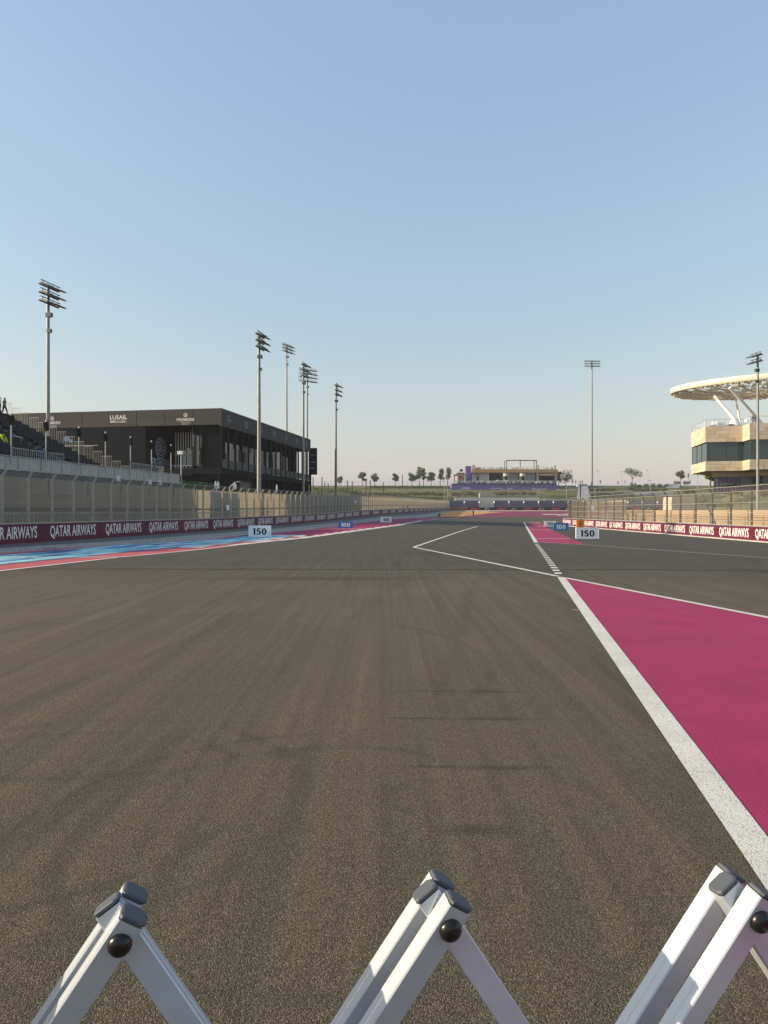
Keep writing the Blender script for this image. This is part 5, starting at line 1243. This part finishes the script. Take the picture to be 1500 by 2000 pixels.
def person_mesh(pose):
    if pose in _PM: return _PM[pose]
    P = POSES[pose]; V, Eg, Rd = [], [], []
    def av(p, r, par=None):
        V.append(Vector(p)); Rd.append(r)
        if par is not None: Eg.append((par, len(V)-1))
        return len(V)-1
    pel = av(P['pel'], (.155, .115)); sp = av(P['sp'], (.135, .10), pel); ch = av(P['ch'], (.165, .115), sp); nk = av(P['nk'], (.06, .06), ch); hd = av(P['hd'], (.085, .10), nk); av(P['ht'], (.06, .07), hd)
    for i, s in enumerate((-1, 1)):
        c = Vector(P['ch']); sh = av(c+Vector((s*P['sh'], 0, .02)), (.075, .075), ch); el = av(P['el'][i], (.052, .052), sh); wr = av(P['wr'][i], (.036, .036), el); av(P['hn'][i], (.042, .03), wr)
        hp = av(Vector(P['pel'])+Vector((s*.10, 0, -.05)), (.105, .10), pel); kn = av(P['kn'][i], (.072, .072), hp); an = av(P['an'][i], (.05, .05), kn); av(P['to'][i], (.045, .035), an)
    me = bpy.data.meshes.new('person'); me.from_pydata(V, Eg, []); o = bpy.data.objects.new('person', me); COL.objects.link(o)
    md = o.modifiers.new('skin', 'SKIN'); md.use_smooth_shade = True; o.modifiers.new('sub', 'SUBSURF').levels = 1
    for v, r in zip(me.skin_vertices[0].data, Rd): v.radius = r
    me.skin_vertices[0].data[0].use_root = True
    dg = bpy.context.evaluated_depsgraph_get(); out = bpy.data.meshes.new_from_object(o.evaluated_get(dg)); bpy.data.objects.remove(o)
    nkp, hdp, pel_ = Vector(P['nk']), Vector(P['hd']), Vector(P['pel']); legs = [(Vector(P['pel']), Vector(P['kn'][i]), Vector(P['an'][i]), Vector(P['to'][i])) for i in (0, 1)]
    def segd(p, a, b): t = max(0, min(1, (p-a).dot(b-a)/max((b-a).length_squared, 1e-6))); return (p-a.lerp(b, t)).length
    idx = []
    for f in out.polygons:
        c = f.center; m_ = 0
        if (c-hdp).length < .20 and (c-nkp).dot(hdp-nkp) > .0: m_ = 2 if (c-hdp).dot((Vector(P['ht'])-hdp).normalized())-.35*(c.y-hdp.y) < .04 else 3
        elif any((c-Vector(h)).length < .085 for h in P['hn']): m_ = 2
        else:
            dl = min(min(segd(c, a+Vector((0, 0, -.06)), b), segd(c, b, d_)) for a, b, d_, e in legs); dt = min(segd(c, pel_+Vector((0, 0, .05)), Vector(P['ch'])), min(segd(c, Vector(P['el'][i]), Vector(P['wr'][i])) for i in (0, 1)))
            if min(segd(c, l[2], l[3]) for l in legs) < .075: m_ = 4
            elif dl < dt: m_ = 1
        idx.append(m_)
    _PM[pose] = (out, idx); return _PM[pose]
def person(lab, loc, rz, pose, shirt, legs_, grp=None, scale=1.0, held=None):
    me, idx = person_mesh(pose); me = me.copy(); me.materials.clear()
    for q in (shirt, legs_, 'skin', 'hair_black', 'cloth_black'): me.materials.append(M[q])
    me.polygons.foreach_set('material_index', idx); me.polygons.foreach_set('use_smooth', [True]*len(idx)); me.update()
    t = thing('person', lab, 'person', loc, rz, grp); b = place('body', me, t); t.scale = (scale,)*3
    P = POSES[pose]; hm = MB(); h = Vector(P['hd']); hm.tube(h+Vector((0, -.02, .03)), h+Vector((0, -.03, .13)), .105, .06, 10); hm.build('hair', 'hair_black', t)
    return t
person('person in dark clothing walking along the top of the grandstand, facing the building', D(8.3, 812, 56), R(-20), 'walk', 'cloth_grey', 'cloth_black', scale=.8)
person('person in blue jacket cut by the left picture edge at the top of the stand', D(-1, 810, 56), R(-50), 'stand', 'cloth_blue', 'cloth_black', scale=.8)
person('worker in yellow vest bending down by the left picture edge in the stand', D(-2, 884, 41), R(-90), 'bend', 'cloth_hivis', 'cloth_navy', scale=.85)
person('worker in navy clothing sitting on the front seats of the stand', D(79, 905, 45.5), R(60), 'sit', 'cloth_navy', 'cloth_navy', scale=.95)
person('dark dressed photographer standing on the far run-off before the purple fence', (U(924.5, 1010)[0], U(924.5, 1010)[1], gz(*U(924.5, 1010))), R(150), 'film', 'cloth_black', 'cloth_black')
x_, y_ = U(857, 1010.3); person('dark dressed photographer crouching at the edge of the orange run-off', (x_, y_, gz(x_, y_)), R(-60), 'crouch', 'cloth_black', 'cloth_grey', scale=1.15)
d = 1400*24.9/(1000-699); person('photographer in black at the gap of the left fence behind the wall', (DX(699, d), d, .35), R(-90), 'film', 'cloth_black', 'cloth_black')
for px, lab in ((786, 'marshal in black behind the far left wall, left of two'), (796, 'marshal in black behind the far left wall, right of two')): d = 1400*25.0/(1000-px); person(lab, (DX(px, d), d, zw(1.0158*d-4.27)+.1), R(-90), 'stand', 'cloth_black', 'cloth_black', scale=.95)
for i, (px, lab, ps, sh) in enumerate(((1118.5, 'dark walker on the right skyline nearest the broad green tree', 'stand', 'cloth_black'), (1124.5, 'dark shorter walker on the skyline, second from the broad green tree', 'walk', 'cloth_grey'), (1133, 'walker in black beside the far mast, left of a close pair', 'walk', 'cloth_black'), (1137.5, 'walker in black beside the far mast, right of a close pair', 'walk', 'cloth_black'), (1172.5, 'dark figure standing just right of the slim lamp by the mast', 'stand', 'cloth_black'),
    (1206.5, 'small pale figure on the skyline left of the flat-topped tree lamp', 'sit', 'cloth_grey'), (1220.7, 'tall dark figure between lamp and flat-topped tree', 'stand', 'cloth_black'), (1232.5, 'figure in white top beside the flat-topped tree trunk', 'walk', 'cloth_white'), (1348, 'dark figure striding on the skyline left of the stone building', 'walk', 'cloth_black'))):
    person(lab, D(px, 945.6, 343), R(40*i), ps, sh, 'cloth_black', 'people on the hilltop', scale=1.15)
for px, lab in ((1471, 'dark dressed guest standing on the stone terrace beside the right edge mast'), (1476.5, 'dark dressed guest on the stone terrace just behind the right edge mast')): person(lab, (DX(px, 119.5), 119.5, 15.84), R(120), 'stand', 'cloth_black', 'cloth_grey')

# ================================================================== FOLDING BARRIER IN THE FOREGROUND
def folding_barrier():
    t = thing('folding_barrier', 'white folding lattice barrier with grey end caps and black knobs in the foreground', 'barrier', (0, 0, 0))
    Dp, Wd = .0365, .0445
    yaw = R(17); g = Vector((-math.sin(yaw)*1.0, math.cos(yaw), 0)); ax = Vector((math.cos(yaw), math.sin(yaw), 0))
    piv = {-1: Vector((-.4435, 1.203, .887)), 0: Vector((.1055, 1.233, .894)), 1: Vector((.6415, 1.253, .897))}
    step = Vector((.541, .026, .005*0))
    for i in (-4, -3, -2): piv[i] = piv[-1]+step*(i+1)
    for i in (2, 3): piv[i] = piv[1]+step*(i-1)
    def profile_bar(L):                         # bar along +Z, from below the lower pivot to above the upper one; x = width, y = depth
        mb = MB(); w_, d_ = Wd/2, Dp/2; c = .0022; gr = .0012
        pr = [(-w_, -d_+c), (-w_+c, -d_), (w_-c, -d_), (w_, -d_+c), (w_, -.002), (w_-gr, 0), (w_, .002), (w_, d_-c), (w_-c, d_), (-w_+c, d_), (-w_, d_-c), (-w_, .002), (-w_+gr, 0), (-w_, -.002)]
        n = len(pr); vs = [(x, y, -.03) for x, y in pr]+[(x, y, L) for x, y in pr]
        mb.add(vs, [(i, (i+1) % n, n+(i+1) % n, n+i) for i in range(n)]+[tuple(range(n))[::-1], tuple(range(n, 2*n))]); return mb
    cap = MB(); w_, d_ = Wd/2, Dp/2
    def slab(mb, z0, z1, s0, s1, m):
        c0 = .007; pts = lambda s: [(-w_*s+c0*.6, -d_*s), (w_*s-c0, -d_*s), (w_*s, -d_*s+c0), (w_*s, d_*s-c0), (w_*s-c0, d_*s), (-w_*s+c0, d_*s), (-w_*s, d_*s-c0), (-w_*s, -d_*s+c0)]
        a, b = pts(s0), pts(s1); n = 8
        mb.add([(x, y, z0) for x, y in a]+[(x, y, z1) for x, y in b], [(i, (i+1) % n, n+(i+1) % n, n+i) for i in range(n)]+[tuple(range(n))[::-1], tuple(range(n, 2*n))], m)
    slab(cap, 0, .0028, .90, .90, 1); slab(cap, .0028, .0075, 1.05, 1.04, 0); slab(cap, .0075, .0098, 1.04, .90, 0)
    capm = cap.mesh('end_cap', ['cap_grey', 'gasket_black'])
    kn = MB(); n = 24; pr = [(.0192, 0), (.0196, .003), (.0187, .007), (.0164, .0108), (.0125, .0138), (.007, .0156), (.0015, .0161)]
    vs = [(r*math.cos(2*math.pi*i/n), -z, r*math.sin(2*math.pi*i/n)) for r, z in pr for i in range(n)]
    kn.add(vs, [(k*n+i, k*n+(i+1) % n, (k+1)*n+(i+1) % n, (k+1)*n+i) for k in range(len(pr)-1) for i in range(n)], 0, True); kn.add(vs[-n:], [tuple(range(n))], 0)
    knm = kn.mesh('knob', 'knob_black')
    def add_bar(top, bot, off, knob=False):
        o = g*off; a, b = bot+o, top+o; z = (b-a).normalized(); y = (g-z*g.dot(z)).normalized(); x = y.cross(z)
        L = (b-a).length; Mx = Matrix((x, y, z)).transposed().to_4x4(); Mx.translation = a
        key = round(L, 3)
        ob = place('bar', profile_bar(L+.036).mesh('bar', 'bar_white'), t); ob.matrix_local = Mx
        c = place('end_cap', capm, ob, (0, 0, L+.036)); c2 = place('end_cap', capm, ob, (0, 0, -.03), (math.pi, 0, 0))
        if knob:
            place('knob', knm, ob, (.0035, -Dp/2, L)); 
    ids = sorted(piv)
    for i in ids:
        tp = piv[i]; hz_ = tp.z-.05
        lo = tp+Vector((-.56, -.027, -hz_)) ; ro = tp+Vector((.56, .027, -hz_))
        add_bar(tp, lo, 0.0, True); add_bar(tp, lo, 2*Dp+.001); add_bar(tp, ro, Dp+.0005)
    ax_ = MB()
    for i in ids:
        for q in (piv[i], piv[i]+Vector((-.2675, -.013, -(piv[i].z-.05)/2))): ax_.tube(q-g*.012, q+g*(2*Dp+.02), .006, n=8)
    ax_.build('pivot_pin', 'galvanised', t)
    ft = MB()
    for i in ids: q = piv[i]+Vector((-.535, -.026, -(piv[i].z-.05))); ft.tube(q+g*Dp+Vector((0, 0, -.05)), q+g*Dp+Vector((0, 0, -.015)), .022, .018, 10)
    ft.build('foot', 'knob_black', t)
folding_barrier()
# ================================================================== AIR
hm = bpy.data.materials.new('haze'); hm.use_nodes = True; N_ = hm.node_tree.nodes; N_.clear()
vo_ = N_.new('ShaderNodeVolumePrincipled'); vo_.inputs['Color'].default_value = (.93, .95, 1, 1); vo_.inputs['Density'].default_value = HAZE; vo_.inputs['Anisotropy'].default_value = .2
oo_ = N_.new('ShaderNodeOutputMaterial'); hm.node_tree.links.new(vo_.outputs[0], oo_.inputs['Volume']); MATS['haze'] = hm
mb = MB(); mb.box((-803, -403, -2), (1003, 1203, 64)); mb.build('haze', 'haze', None, kind='stuff')
